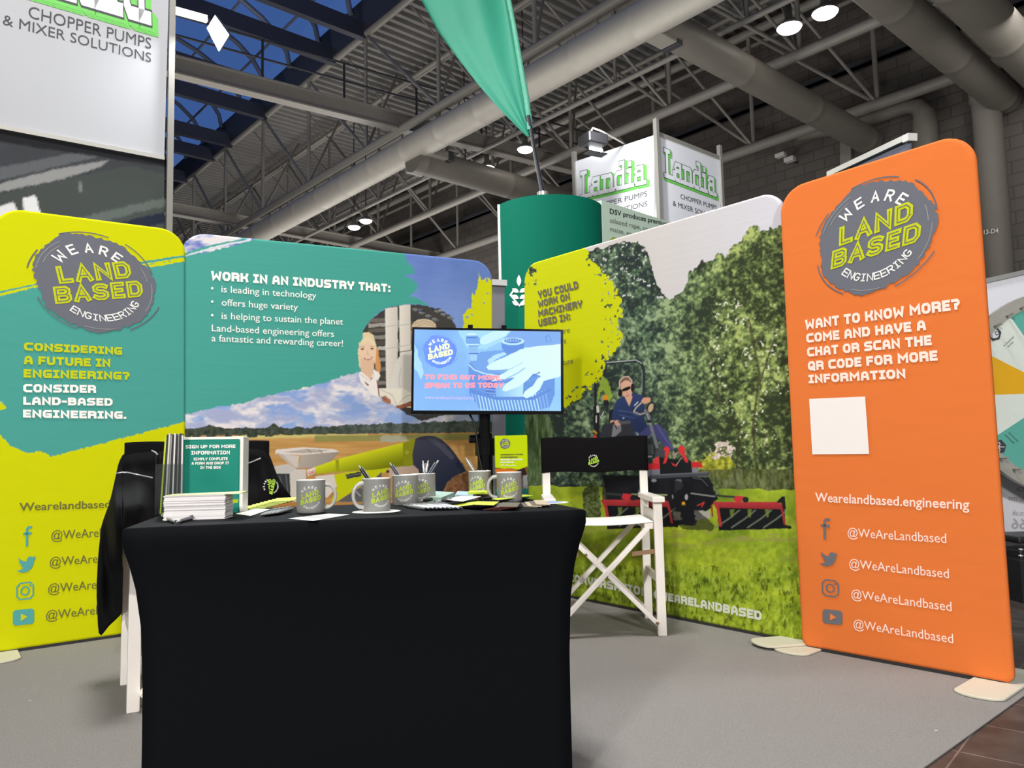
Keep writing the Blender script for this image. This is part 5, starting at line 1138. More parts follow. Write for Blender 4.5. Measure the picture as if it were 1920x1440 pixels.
def paint_tv(x, y):
    p = Paint(x, y); u = (x - 776) / 276; v = (y - 618) / 152
    t = np.clip(fbm(x, y, 90, 3, 4) * 1.1 + .25 * (u - .2) - .1, 0, 1)[:, None]
    p.c[:] = np.array([128, 178, 250]) * (1 - t) + np.array([168, 224, 255]) * t
    p.poly([(776, 690), (800, 684), (840, 660), (870, 662), (876, 720), (870, 770), (776, 770)], (140, 190, 250), 8, 30, a=.7); p.poly([(778, 640), (796, 700), (790, 712), (777, 690)], (200, 248, 255), 6, 20, a=.7)
    p.poly([(858, 617), (1052, 620), (1052, 660), (990, 650), (930, 640), (876, 648)], (136, 180, 244), 4, 20)
    p.poly([(858, 620), (880, 618), (960, 618), (940, 640), (910, 655), (874, 650)], (172, 226, 252), 2)
    # gear body
    p.poly([(878, 682), (905, 662), (960, 655), (1000, 672), (1040, 690), (1040, 740), (1030, 764), (1000, 771), (940, 771), (900, 766), (880, 740)], (110, 158, 232), 1)
    p.poly([(880, 676), (900, 660), (940, 656), (960, 676), (936, 700), (900, 702)], (124, 172, 240), 1); p.line([(879, 684), (890, 694), (910, 701), (940, 705)], 2, (204, 244, 255))
    for k in range(24): q = 884 + k * 6; p.line([(q, 734 + 8 * math.sin(k * .13) + (q > 1010) * -(q - 1010) * .3), (q + 7, 770)], 2, (196, 240, 255) if 1 < k < 21 else (150, 190, 245))
    p.poly([(880, 728), (930, 744), (1000, 744), (1034, 726), (1034, 732), (1000, 750), (930, 750), (880, 736)], (104, 148, 226))
    p.poly([(912, 712), (930, 714), (930, 742), (910, 738)], (92, 130, 214)); 
    for k in range(4): p.line([(911, 718 + 6 * k), (930, 720 + 6 * k)], 1.4, (150, 192, 244))
    p.poly([(928, 722), (982, 712), (980, 744), (930, 744)], (140, 190, 246), grad=(930, 0, 975, 0, (190, 236, 255)))
    # socket and ring
    p.poly([(940, 640), (983, 640), (982, 656), (976, 661), (950, 662), (941, 654)], (106, 152, 230)); p.ell(961.5, 640, 21.5, 7, (196, 240, 252)); p.ell(961.5, 639, 16, 4.6, (92, 136, 222)); 
    for k in range(8): p.line([(950 + 3.2 * k, 636), (950 + 3.2 * k, 641)], 1, (196, 236, 255))
    p.ell(884, 628, 10, 3.6, (210, 246, 255)); p.poly([(874, 629), (895, 629), (904, 640), (897, 650), (880, 651), (873, 641)], (128, 176, 240)); p.line([(876, 633), (893, 633)], 1.6, (70, 110, 210)); p.line([(876, 646), (898, 646)], 2.2, (204, 244, 255)); p.poly([(880, 651), (896, 651), (895, 662), (881, 662)], (150, 196, 246)); p.poly([(881, 664), (895, 664), (894, 676), (882, 677)], (168, 214, 250)); p.line([(880, 663), (896, 663)], 2, (70, 112, 214))
    p.poly([(899, 638), (905, 630), (925, 621), (955, 620), (948, 630), (920, 642), (908, 646), (900, 644)], (206, 246, 255), 1)
    # hand
    HC = (218, 252, 252)
    p.poly([(912, 688), (920, 681), (950, 668), (975, 655), (1000, 650), (1052, 645), (1052, 705), (1020, 715), (1012, 730), (1000, 742), (986, 747), (980, 742), (984, 734), (1000, 722), (1012, 704), (1000, 700), (990, 712), (970, 726), (950, 734), (942, 732), (944, 724), (965, 708), (940, 712), (922, 716), (930, 706), (958, 692), (930, 694), (916, 694)], HC, 1, 12, grad=(930, 700, 1040, 660, (226, 254, 250)))
    p.line([(946, 712), (970, 700), (984, 690)], 2, (150, 200, 244)); p.line([(960, 690), (980, 680)], 1.5, (180, 226, 250)); p.line([(1000, 704), (1012, 698)], 2, (96, 140, 220)); p.line([(990, 716), (1012, 706)], 3, (120, 168, 236)); p.line([(938, 698), (962, 690)], 1.4, (168, 214, 246))
    p.poly([(914, 676), (926, 666), (945, 660), (950, 664), (930, 674), (918, 684)], (190, 232, 252), 1, 6); p.poly([(1022, 630), (1030, 627), (1035, 640), (1024, 643)], (120, 164, 236)); p.poly([(1026, 632), (1029, 631), (1032, 638), (1027, 640)], (140, 186, 244))
    return p.c
fabric('screen', plV, [fr_i[3], fr_i[2], fr_i[1], fr_i[0]], .001, .001, 320, 190, paint_tv, vmat('screen_glow', emit=1.08), root, .006, 1.0, .1)
b = MB(); logo_px(b, plV, (824.5, 659.5), (31, 1), (-.5, -30), .004); b.build('screen_logo', [mat('screen_blue', (56, 98, 214), .3, emit=.9, noise=0), mat('screen_lime', (230, 240, 120), .3, emit=.95, noise=0), mat('screen_white', (225, 245, 255), .3, emit=.95, noise=0), mat('screen_blue', (56, 98, 214))], root)
b = MB(); put(b, heavy('TO FIND OUT MORE,'), plV, (797, 711), (941.5, 713), (797, 702), .004); put(b, heavy('SPEAK TO US TODAY'), plV, (796.5, 727.5), (943.5, 727), (797, 718), .004); b.build('screen_lettering', mat('screen_coral', (246, 118, 126), .3, emit=.9, noise=0), root)
b = MB(); put(b, bfont('www.landbased.engineering'), plV, (797, 748), (889, 749), (797, 742), .004); b.build('screen_lettering', mat('screen_mauve', (168, 150, 226), .3, emit=.9, noise=0), root)
for x, y in ((882, 611), (945, 612)):
    b = MB(); A_ = plV.at(x, y + 8, -.05); q = plV.at(x, y - 1.5, -.05); b.bar(A_, q, .02, .03, plV.ex); b.build('mount_hook', blk, root)
pb_ = plV.at(908, 777, -.1); pb0 = pb_ * [1, 1, 0]
MB().tube([pb0 + Z3 * .02, pb0 + Z3 * 1.05], .045, 16).build('lower_pole', blk, root); MB().tube([pb0 + Z3 * .9, pb_ + Z3 * .25], .036, 16).build('upper_pole', blk, root)
b = MB(); b.tube([pb0 + Z3 * (plV.at(908, 838)[2] - .05), pb0 + Z3 * (plV.at(908, 838)[2] + .05)], .058, 16); kp = pb0 + Z3 * plV.at(908, 822)[2]; b.tube([kp, kp + np.array([-.09, -.02, 0])], .026, 10); b.build('height_clamp', blk, root)
MB().box(plV.at(914, 700, -.075), (.4, .05, .3)).build('mount_plate', blk, root)
MB().lathe([(0, .0065), (.3, .0065), (.3, .02), (.05, .03), (.05, .05), (0, .05)], pb0, 28).build('floor_base', blk, root)
MB().tube([plV.at(*q, -.06) for q in ((880, 776), (888, 790), (892, 806), (894, 826), (897, 850), (903, 876), (905, 900), (906, 950))], .007, 6).build('power_cable', mat('cable_black', (14, 14, 18), .4), root)

# ================================================================== FOLDING CHAIRS
white_wood = mat('white_painted_wood', (238, 232, 224), .45, noise=.02); black_canvas = mat('black_canvas', (17, 16, 18), .9, noise=.1, nscale=120, spec=.08); white_canvas = mat('white_canvas', (234, 230, 224), .7, noise=.02); brass = mat('brass_fitting', (150, 120, 92), .4, .7)
CW, CD = .59, .41; SEAT, ARM, BACK = .545, .69, 1.005
def make_chair():
    root = empty('directors_chair')
    B_ = lambda: MB()
    h = CW / 2; d = CD / 2
    for s in (-1, 1):
        x = s * (h - .022)
        b = B_(); b.bar((x, -d, 0), (x, -d, ARM - .03), .044, .03, np.array([0, 1.0, 0])); b.build('front_post', white_wood, root, .003, True)
        b = B_(); b.bar((x, d, 0), (x, d, BACK - .03), .044, .026, np.array([0, 1.0, 0])); b.build('back_post', white_wood, root, .003, True)
        b = B_(); b.bar((x, -d - .05, ARM - .014), (x, d + .02, ARM - .014), .062, .028); b.build('armrest', white_wood, root, .004, True)
        b = B_(); b.bar((x, -d, SEAT + .04), (x, d, SEAT + .04), .02, .055); b.build('side_rail', white_wood, root, .003, True)
        b = B_(); b.bar((x, -d, .27), (x, d, .27), .02, .04); b.build('side_stretcher', white_wood, root, .003, True)
        b = B_(); b.bar((s * (h - .07), -d - .01, SEAT + .0), (s * (h - .07), d, SEAT + .0), .045, .035); b.build('seat_rail', white_wood, root, .003, True)
        b = B_(); b.bar((x + s * .003, -d - .01, .42), (s * (h - .16), -d - .005, .405), .004, .022); b.build('hinge_link', brass, root, 0, True)
        for y in (-d - .014, d - .014):
            b = B_(); b.bar((s * (h - .045), y + (.012 if s > 0 else -.012), .06), (-s * (h - .08), y + (.012 if s > 0 else -.012), SEAT - .01), .022, .045, np.array([0, 1.0, 0])); b.build('crossed_leg', white_wood, root, .003, True)
    b = B_()
    for x, z in ((0, .30), (h - .05, .07), (.1, .41), (h - .09, SEAT - .02), (-.1, .41)): b.lathe([(0, 0), (.008, 0), (.008, .005), (0, .006)], (0, 0, 0), 8); b.v[-32:] = [(v[0] + x, -d - .04 - v[2], z + v[1]) for v in b.v[-32:]]
    b.build('bolt', brass, root, 0, True)
    b = B_(); n = 12; vs = []
    for yy in (-d - .02, d + .01):
        for k in range(n + 1):
            t_ = k / n; vs.append((-h + .05 + (CW - .1) * t_, yy, SEAT + .022 - .012 * math.sin(math.pi * t_)))
    top_n = len(vs); vs += [(x, y, z - .005) for x, y, z in vs]
    b.add(vs, [(k, k + 1, n + 2 + k, n + 1 + k) for k in range(n)] + [(top_n + k + 1, top_n + k, top_n + n + 1 + k, top_n + n + 2 + k) for k in range(n)] + [(k + 1, k, top_n + k, top_n + k + 1) for k in range(n)], 0, True); b.build('canvas_seat', white_canvas, root, 0, True)
    b = B_(); n = 20; vs = []; zs = [BACK - .195, BACK - .185, BACK - .1, BACK - .01, BACK]
    for z in zs:
        for k in range(n + 1):
            t_ = k / n; vs.append((-h - .003 + (CW + .006) * t_, d - .026 + .02 * math.sin(math.pi * t_) - (.004 if z in (zs[1], zs[2], zs[3]) else 0), z + .004 * math.sin(9 * t_)))
    q = len(vs); vs += [(x, y + .052 - 2 * .02 * math.sin(math.pi * ((x + h) / CW)) * .8, z) for x, y, z in vs]
    m = n + 1; fs = []
    for r in range(4):
        for k in range(n): fs += [(r * m + k, r * m + k + 1, (r + 1) * m + k + 1, (r + 1) * m + k), (q + r * m + k + 1, q + r * m + k, q + (r + 1) * m + k, q + (r + 1) * m + k + 1)]
    for k in range(n): fs += [(k + 1, k, q + k, q + k + 1), (4 * m + k, 4 * m + k + 1, q + 4 * m + k + 1, q + 4 * m + k)]
    for r in range(4): fs += [(r * m, (r + 1) * m, q + (r + 1) * m, q + r * m), ((r + 1) * m + n, r * m + n, q + r * m + n, q + (r + 1) * m + n)]
    b.add(vs, fs, 0, True); bo = b.build('canvas_backrest', black_canvas, root, 0, True)
    return root
ch1 = make_chair()
fr, bkp = G(1241, 1193), G(1217, 1162); yd = bkp - fr; yd[2] = 0; CDr = np.linalg.norm(yd); yd /= CDr; ang = math.atan2(-yd[0], yd[1]); xd = np.array([yd[1], -yd[0], 0])
ctr = (fr + bkp) / 2 * [1, 1, 0] - xd * (CW / 2 - .022)
ch1.location = Vector(ctr) + Vector((0, 0, .0065)); ch1.rotation_euler = (0, 0, ang)
tag(ch1, 'white wooden folding chair with black canvas back, right of the table', 'chair', 'white folding chairs on the stand')
plK = Plane.up(ctr + yd * (CD / 2 - .034) - xd, ctr + yd * (CD / 2 - .034) + xd)
b = MB(); logo_px(b, plK, (1112.5, 864), (13.5, 0), (0, -14.5), .004, disc=False, inline=False); lg = b.build('logo', [ink_grey, mat('thread_lime', (170, 214, 60), .7), ink_white], None)
lg.parent = ch1; bpy.context.view_layer.update(); lg.matrix_parent_inverse = ch1.matrix_world.inverted()
ch2 = ch1.copy(); COL.objects.link(ch2)
for c in list(ch1.children):
    if c is not lg: d_ = c.copy(); COL.objects.link(d_); d_.parent = ch2
f2, b2 = G(249, 1338), G(237, 1290); yd2 = b2 - f2; yd2[2] = 0; yd2 /= np.linalg.norm(yd2); xd2 = np.array([yd2[1], -yd2[0], 0])
ctr2 = f2 * [1, 1, 0] + yd2 * CD / 2 + xd2 * (CW / 2 - .022)
ch2.location = Vector(ctr2) + Vector((0, 0, .0065)); ch2.rotation_euler = (0, 0, math.atan2(-yd2[0], yd2[1])); ch2['label'] = 'white wooden folding chair mostly hidden by the black jacket and table'
# jacket hung over the second chair's back
pj = Plane.up(ctr2 + yd2 * (CD / 2) - xd2, ctr2 + yd2 * (CD / 2) + xd2)
prof = [(181, 1095, 1120), (184, 1040, 1186), (190, 985, 1192), (198, 962, 1182), (205, 944, 1173), (214, 905, 1165), (222, 868, 1157), (229, 854, 1150), (230.5, 853, 1018), (236, 848, 1012), (250, 845, 1008), (270, 844, 1003), (300, 843, 1000), (340, 842, 985), (400, 840, 975), (450, 838, 965), (480, 838, 958), (497, 842, 952), (507, 856, 950), (514, 876, 946), (522, 896, 945), (534, 914, 944), (545, 930, 941), (548, 936, 940)]
def jf(x, y):
    t0 = np.interp(x, [q[0] for q in prof], [q[1] for q in prof]); b0 = np.interp(x, [q[0] for q in prof], [q[2] for q in prof]); s_ = max((y - t0) / (b0 - t0), 0)
    sm_ = lambda q_: min(max(q_, 0), 1) ** 2 * (3 - 2 * min(max(q_, 0), 1))
    return .055 * min(1, math.sqrt(s_ * 9)) + (.016 * math.sin(x * .075 + s_ * 3.2) + .012 * math.sin(x * .16 - s_ * 5) + .01 * math.sin(y * .06 + x * .03)) * min(s_ * 3, 1) + .50 * sm_((y - 880) / 75) * sm_((312 - x) / 50) * sm_((x - 196) / 22)
b = MB(); KX = np.interp(np.linspace(0, 1, 60), np.linspace(0, 1, len(prof)), [q[0] for q in prof]); KT = np.interp(KX, [q[0] for q in prof], [q[1] for q in prof]); KB = np.interp(KX, [q[0] for q in prof], [q[2] for q in prof])
NT = 26; vs = []; 
for side in (1, -1):
    for i, (x, t0, b0) in enumerate(zip(KX, KT, KB)):
        e_ = min(i, 59 - i) / 6.0; ew = math.sqrt(min(e_, 1))
        for j in range(NT + 1):
            s_ = j / NT; y = t0 + (b0 - t0) * s_
            w_ = (.055 if side > 0 else .045) * min(1, math.sqrt(s_ * 9)) * ew * (1 - .55 * max(0, s_ - .75) * 4 * .6)
            fold = (.016 * math.sin(x * .075 + s_ * 3.2) + .012 * math.sin(x * .16 - s_ * 5) + .01 * math.sin(y * .06 + x * .03)) * min(s_ * 3, 1) * ew
            sm_ = lambda q_: min(max(q_, 0), 1) ** 2 * (3 - 2 * min(max(q_, 0), 1))
            arm_ = .50 * sm_((y - 880) / 75) * sm_((312 - x) / 50) * sm_((x - 196) / 22) * (1 if x > 229.5 else sm_((1075 - y) / 90))
            vs.append(pj.at(x, y, side * w_ + (fold if side > 0 else fold * .4) + arm_))
m = NT + 1; q = 60 * m; fs = []
for i in range(59):
    for j in range(NT): fs += [(i * m + j, i * m + j + 1, (i + 1) * m + j + 1, (i + 1) * m + j), (q + i * m + j + 1, q + i * m + j, q + (i + 1) * m + j, q + (i + 1) * m + j + 1)]
    fs += [(i * m, (i + 1) * m, q + (i + 1) * m, q + i * m), ((i + 1) * m + NT, i * m + NT, q + i * m + NT, q + (i + 1) * m + NT)]
b.add(vs, fs, 0, True)
root = empty('jacket', pj.at(300, 850)); tag(root, 'black softshell jacket draped over the chair behind the table', 'jacket')
b.build('jacket_body', mat('black_softshell', (15, 14, 16), .85, noise=.12, nscale=60, spec=.12), root)
pip = mat('reflective_piping', (186, 188, 190), .3, .3)
for pts_ in ([(218, 888), (228, 886), (240, 886), (262, 891), (286, 896)], [(283, 844), (291, 848), (296, 853)], [(458, 871), (472, 866), (489, 859)]):
    xs_ = np.linspace(pts_[0][0], pts_[-1][0], 14); ys_ = np.interp(xs_, [q[0] for q in pts_], [q[1] for q in pts_])
    MB().tube([pj.at(x, y, jf(x, y) + .003) for x, y in zip(xs_, ys_)], .0035, 6).build('piping', pip, root)
MB().tube([pj.at(x, y, .08) for x, y in ((254, 944), (246, 952), (238, 966), (230, 980), (226, 992))], .006, 6).build('zip', mat('zip_black', (12, 12, 14), .3), root)
b = MB(); c_ = (500, 911); rot = math.radians(62)
def Rr(vx, vy): return (vx * math.cos(rot) + vy * math.sin(rot), -vx * math.sin(rot) + vy * math.cos(rot))
logo_px(b, pj, c_, Rr(18, 0), Rr(0, -18), .085, disc=False, inline=False); b.build('logo', [ink_grey, mat('thread_lime', (170, 214, 60), .7), ink_white], root)

# ================================================================== THINGS ON THE TABLE
mug_grey = mat('mug_grey', (136, 136, 132), .25, noise=.02); mug_in = mat('mug_white_inside', (232, 230, 224), .25, noise=.01)
MUG_L = [ink_grey, mat('mug_lime', (172, 192, 60), .4), mat('mug_white', (228, 228, 222), .4)]
def make_mug(px, py, yaw, lab, sides, k=1.0):
    p = Tpx(px, py); root = empty('mug', p, 0); tag(root, lab, 'mug', 'grey mugs on the table')
    r, h = .041 * k, .096 * k
    b = MB(); b.lathe([(0, 0), (r * .9, 0), (r * .985, .003), (r, .01), (r, h - .003), (r * .995, h - .001)], (0, 0, 0), 40); b.lathe([(r * .93, h - .002), (r * .92, .008), (0, .006)], (0, 0, 0), 40)
    b.build('body', mug_grey, root, 0, True)
    b = MB(); b.lathe([(r * .998, h - .002), (r * .985, h + .0006), (r * .95, h + .0006), (r * .93, h - .002)], (0, 0, 0), 40); b.build('rim', mug_in, root, 0, True)
    b = MB(); pth = []
    for t_ in np.linspace(-1.25, 1.25, 17): pth.append((r * .97 + .030 * k * math.cos(t_) ** .8 if abs(t_) < 1.5 else r, 0, h * .5 + .034 * k * math.sin(t_)))
    pth = [(r - .003, 0, h * .5 - .035 * k)] + pth + [(r - .003, 0, h * .5 + .035 * k)]
    b.tube(pth, [.0065] * 2 + [.0052] * (len(pth) - 4) + [.0065] * 2, 10); b.build('handle', mat('mug_handle_grey', (176, 174, 168), .25), root, 0, True)
    for q, a0_ in enumerate(sides):
        b = MB(); s_ = .041 * k
        logo(b, lambda x, y, l_: ((r + .0005 + .0002 * l_) * math.cos(a0_ + x * s_ / r), (r + .0005 + .0002 * l_) * math.sin(a0_ + x * s_ / r), h * .48 + y * s_), disc=False, inline=False)
        b.build('logo', MUG_L, root, 0, True)
    root.rotation_euler = (0, 0, math.radians(yaw)); return p, r, h
HP = math.pi / 2
va = lambda px: -math.degrees(math.atan((px - 960) / 1442))
mugs = [make_mug(583, 961.5, va(583) - 4, 'empty grey mug with its handle on the right, beside the sign-up sign', (-HP, HP), 1.0),
        make_mug(706, 958.5, 180 + va(706) + 19, 'grey mug with pens standing on a round white coaster, handle on the left', (-HP, HP), 1.0),
        make_mug(760, 947, 90 + va(760) - 8, 'grey mug holding one pen, partly in front of the pen-filled mug', (math.pi,), 1.02),
        make_mug(794, 942, 90 + va(794) - 12, 'grey mug holding three pens, partly hidden by another mug', (math.pi,), 1.02),
        make_mug(900.5, 933, 90 + va(900) - 20, 'grey mug holding one silver pen, behind the card stacks', (math.pi,), 1.02),
        make_mug(955.5, 940.5, 180 + va(955) - 1, 'grey mug with handle on the left in front of the lime leaflet holder', (-HP, HP), 1.02)]
silver = mat('pen_silver', (178, 178, 176), .3, .5); slate = mat('pen_slate', (66, 70, 84), .35, .2); pen_white = mat('pen_white', (224, 224, 228), .35); pen_blk = mat('pen_black', (22, 22, 26), .35)
def pen(A_, B_, body, lab, group=None, clip=True, tipm=None, up=Z3):
    """ballpoint from tip A_ to button B_"""
    A_, B_ = np.asarray(A_, float), np.asarray(B_, float); d = B_ - A_; L = np.linalg.norm(d); d /= L
    root = empty('pen', (A_ + B_) / 2); tag(root, lab, 'pen', group)
    MB().tube([A_ + d * L * .14, A_ + d * L * .2, A_ + d * L * .9, A_ + d * L * .93], [.0042, .005, .0052, .0042], 10).build('barrel', body, root)
    MB().tube([A_, A_ + d * L * .03, A_ + d * L * .14], [.0008, .0018, .0044], 8).build('tip', tipm or silver, root)
    MB().tube([A_ + d * L * .92, B_], [.003, .0028], 8).build('button', silver, root)
    if clip:
        s_ = np.cross(d, up); s_ /= np.linalg.norm(s_); n_ = np.cross(s_, d)
        b = MB(); b.bar(A_ + d * L * .6 + n_ * .0075, A_ + d * L * .92 + n_ * .0072, .004, .0016, n_); b.bar(A_ + d * L * .9 + n_ * .002, A_ + d * L * .9 + n_ * .008, .004, .004, d); b.build('clip', silver, root)
def tp(px, py, z=.0062): return Tpx(px, py) + Z3 * z
def mugpen(m, px1, py1, body, lab, dx=0):
    p, r, h = m; top = D(px1, py1, p[1] + .01); bx = p + np.array([dx, .0, .012])
    bx = p + (top - p) * [-.55, -.4, 0] + Z3 * .012 + np.array([dx, 0, 0]); pen(bx, top, body, lab, None)
mugpen(mugs[1], 673, 873, pen_blk, 'black and silver pen leaning left in the mug on the coaster')
mugpen(mugs[2], 731, 868, slate, 'grey silver pen leaning left in the front mug of the pair')
mugpen(mugs[3], 793, 864, silver, 'upright silver pen, left of three in the rear mug', .012)
mugpen(mugs[3], 803, 863.5, silver, 'upright silver pen with clip facing front, middle of three in the rear mug')
mugpen(mugs[3], 822, 863, slate, 'slate pen leaning right, right of three in the rear mug')
mugpen(mugs[4], 873, 858, silver, 'silver pen leaning left in the mug behind the card stacks')
def flat(name, pts, z0, th_, m, lab, cat, group=None, top=None):
    lo = [Tpx(*q) + Z3 * z0 for q in pts]; hi = [q + Z3 * th_ for q in lo]
    if (lo[1] - lo[0])[0] * (lo[2] - lo[1])[1] - (lo[1] - lo[0])[1] * (lo[2] - lo[1])[0] < 0: lo.reverse(); hi.reverse()
    b = MB(); b.hexa(lo, hi); b.m[1] = 1 if top else 0
    return tag(b.build(name, [m, top] if top else [m]), lab, cat, group)
paper = mat('white_paper', (238, 236, 228), .8, noise=.01); lime_card = mat('lime_card', (206, 224, 60), .55, noise=.05, nscale=30); dark_card = mat('dark_picture_card', (70, 60, 58), .5, noise=.5, nscale=60); pale_green = mat('pale_green_card', (176, 204, 188), .6, noise=.06, nscale=30)
# sign-up box
plS = Plane.up(Tpx(341.5, 963), Tpx(454.5, 960.5)); sc0 = plS.at(341, 963); root = empty('sign_up_box', plS.at(398, 961)); tag(root, 'white sign-up box with teal notice, on the table', 'box')
b = MB(); f_ = [plS.at(*q) for q in ((341, 962.5), (454.5, 960), (456.5, 818.5), (340.8, 820))]; f_[0][2] = f_[1][2] = TZ + .001; bk_ = [q - plS.n * .05 for q in f_]
b.hexa(f_, bk_); b.build('box_body', mat('sign_white_card', (238, 236, 226), .5, noise=.01), root, .002)
plS2 = Plane(plS.o - plS.n * .15, plS.ex, plS.ey); f_ = [plS2.at(*q) for q in ((323, 955), (440, 955), (440, 822), (321, 820.5))]; f_[0][2] = f_[1][2] = TZ + .001
b = MB(); b.hexa(f_, [q - plS.n * .004 for q in f_]); b.build('back_card', mat('sign_white_card', (238, 236, 226), .5), root)
def paint_sign(x, y):
    p = Paint(x, y); p.c[:] = (42, 140, 122); p.c += (fbm(x, y, 40, 3, 2)[:, None] - .5) * 12
    p.poly([(343, 933), (365, 927), (395, 924), (410, 929), (380, 932), (343, 940)], (110, 176, 140), 1, 20); p.poly([(343, 936), (390, 932), (420, 938), (447, 936), (447, 942), (420, 946), (380, 940), (343, 946)], (186, 200, 30), 1, 20)
    return p.c
fabric('notice', Plane(plS.xyz((0, 0), .004), plS.ex, plS.ey), [(345, 825), (448.5, 823.5), (447, 962 - 1), (344.5, 963 - 1)], .002, .002, 60, 80, paint_sign, vmat('glossy_print', rough=.25), root, .003, .95, .05)
b = MB()
for s_, P0, P1, H in (('SIGN UP FOR MORE', (349.6, 841), (443, 840), (349.6, 834.5)), ('INFORMATION', (360, 852.7), (432.5, 851.8), (360, 845.6)), ('SIMPLY COMPLETE', (364.6, 863.4), (428.4, 862.5), (364.6, 858.2)), ('A FORM AND DROP IT', (361, 871.5), (431, 870.6), (361, 866.3)), ('IN THE BOX', (377, 879.2), (415.6, 878.8), (377, 874.1))): put(b, heavy(s_, .24), plS, P0, P1, H, .006)
b.build('notice_lettering', ink_white, root)
# leaflet holder seen edge-on
acr = clear_mat('clear_acrylic', (238, 242, 242), .10)
cols = [('lime', (186, 204, 40)), ('dark', (48, 46, 48)), ('white', (214, 212, 206)), ('grey', (150, 146, 140)), ('dark', (40, 40, 44)), ('white', (226, 224, 220)), ('dark', (36, 36, 40)), ('grey', (120, 118, 116)), ('dark', (44, 44, 48)), ('white', (222, 220, 216))]
ps0 = Tpx(299, 966); dirx = np.array([1, .03, 0]); vd = ps0 * [1, 1, 0]; vd = vd / np.linalg.norm(vd); vd = vd + np.array([.10, 0, 0]); vd /= np.linalg.norm(vd)
for i, (nm, c) in enumerate(cols):
    p = ps0 + np.array([.0062 * i, .0015 * i, .004]); th_ = .005
    b = MB(); q = [p, p + np.array([th_, 0, 0]), p + np.array([th_, 0, 0]) + vd * .1, p + vd * .1]; hgt = .232 + .003 * ((i * 7) % 3) ; tl_ = np.array([.012 * (1 - i / 9), 0, 0]) + Z3 * hgt; b.hexa(q, [v + tl_ for v in q])
    tag(b.build('brochure', mat('brochure_%s_%d' % (nm, i), c, .4, noise=.25 if nm != 'white' else .04, nscale=40)), 'lime brochure standing outermost in the clear holder' if nm == 'lime' else '%s brochure standing edge-on in the clear leaflet holder' % nm, 'brochure', None if nm == 'lime' else 'brochures in the clear holder')
root = empty('leaflet_holder', ps0); tag(root, 'clear acrylic leaflet holder packed with brochures, left of the sign-up box', 'leaflet holder')
b = MB(); a_ = ps0 + np.array([-.011, -.008, .001])
def sheet(mb, o_, e_, f_, t_): mb.hexa([o_, o_ + e_, o_ + e_ + t_, o_ + t_], [o_ + f_, o_ + f_ + e_, o_ + f_ + e_ + t_, o_ + f_ + t_])
sheet(b, a_, vd * .12, Z3 * .185, np.array([.002, 0, 0])); b.build('side_panel', acr, root)
b = MB(); sheet(b, a_ - vd * .003, np.array([.074, .018, 0]), Z3 * .15, vd * .002); b.build('front_panel', acr, root)
b = MB(); sheet(b, a_, vd * .12, np.array([.074, .018, 0]), Z3 * .002); b.build('bottom_panel', acr, root)
# stacked white forms in front
for z0, z1, lab in ((.0005, .036, 'lower half of the white card stack in front of the sign-up box'), (.0365, .066, 'upper half of the white card stack in front of the sign-up box')):
    plq = Plane.up(Tpx(306, 976.5), Tpx(421.5, 973)); n_ = 12; rows_ = []
    w_ = np.linalg.norm(Tpx(421.5, 973) - Tpx(306, 976.5)); b = MB(); vs = []
    for i in range(n_ + 1):
        z = z0 + (z1 - z0) * i / n_; j_ = rng.uniform(-.0022, .0022); k_ = rng.uniform(-.002, .002)
        for a, q in ((0, 0), (w_, 0), (w_, .085), (0, .085)): vs.append(plq.o * [1, 1, 0] + plq.ex * (a + j_) - plq.n * (q + k_) + Z3 * (TZ + z))
    b.add(vs, [(i * 4 + j, i * 4 + (j + 1) % 4, i * 4 + 4 + (j + 1) % 4, i * 4 + 4 + j) for i in range(n_) for j in range(4)] + [(3, 2, 1, 0), tuple(range(n_ * 4, n_ * 4 + 4))])
    tag(b.build('card_stack', mat('card_edge_white', (228, 224, 222), .85, noise=.12, nscale=1, stretch=(2, 2, 420))), lab, 'card stack', 'stacked white cards')
plq = Plane.up(Tpx(306, 976.5), Tpx(421.5, 973)); b = MB(); o_ = plq.o * [1, 1, 0] + Z3 * (TZ + .0665); b.hexa([o_ + plq.ex * .005, o_ + plq.ex * .198, o_ + plq.ex * .2 - plq.n * .088, o_ - plq.n * .085], [o_ + plq.ex * .005 + Z3 * .001, o_ + plq.ex * .198 + Z3 * .001, o_ + plq.ex * .2 - plq.n * .088 + Z3 * .004, o_ - plq.n * .085 + Z3 * .001])
tag(b.build('leaflet', mat('lime_fade_card', (214, 226, 150), .5, noise=.1, nscale=12)), 'lime-edged card lying on top of the white card stack', 'leaflet')
pen(tp(327, 983), tp(303, 969.5), silver, 'silver pen lying at the front left corner of the card stack'); pen(tp(330, 984), tp(371, 971.5), slate, 'slate blue pen lying in front of the white card stack')
# fanned lime leaflets
for i in range(8):
    x, y = 457 + 7.5 * i, 956.5 - 1.2 * i
    flat('leaflet', [(x, y), (x + 42, y - 2.5), (x + 48, y - 9.5), (x + 9, y - 7.5)], .001 + .0016 * i, .0012, dark_card, 'lime-topped leaflet in the fan between the sign-up box and first mug', 'leaflet', 'fanned leaflets beside the first mug', lime_card)
flat('paper_sheet', [(442, 964), (470, 968), (507, 955.5), (480, 954)], .0008, .0006, paper, 'white sheet of paper under the corner of the sign-up box', 'paper')
for i in range(5): pen(tp(488 + i * 7.5, 970.5 - i * .8, .0062 + .0005 * i), tp(520 + i * 7.5, 960.5 - i * .6, .0062 + .0005 * i), silver, 'silver pen in the loose row in front of the fanned leaflets', 'silver pens in front of the first mug')
flat('printed_card', [(541, 973), (587, 977.5), (655, 965.5), (615, 964)], .0008, .0006, paper, 'white card with grey badge lying in front of the first mug', 'card')
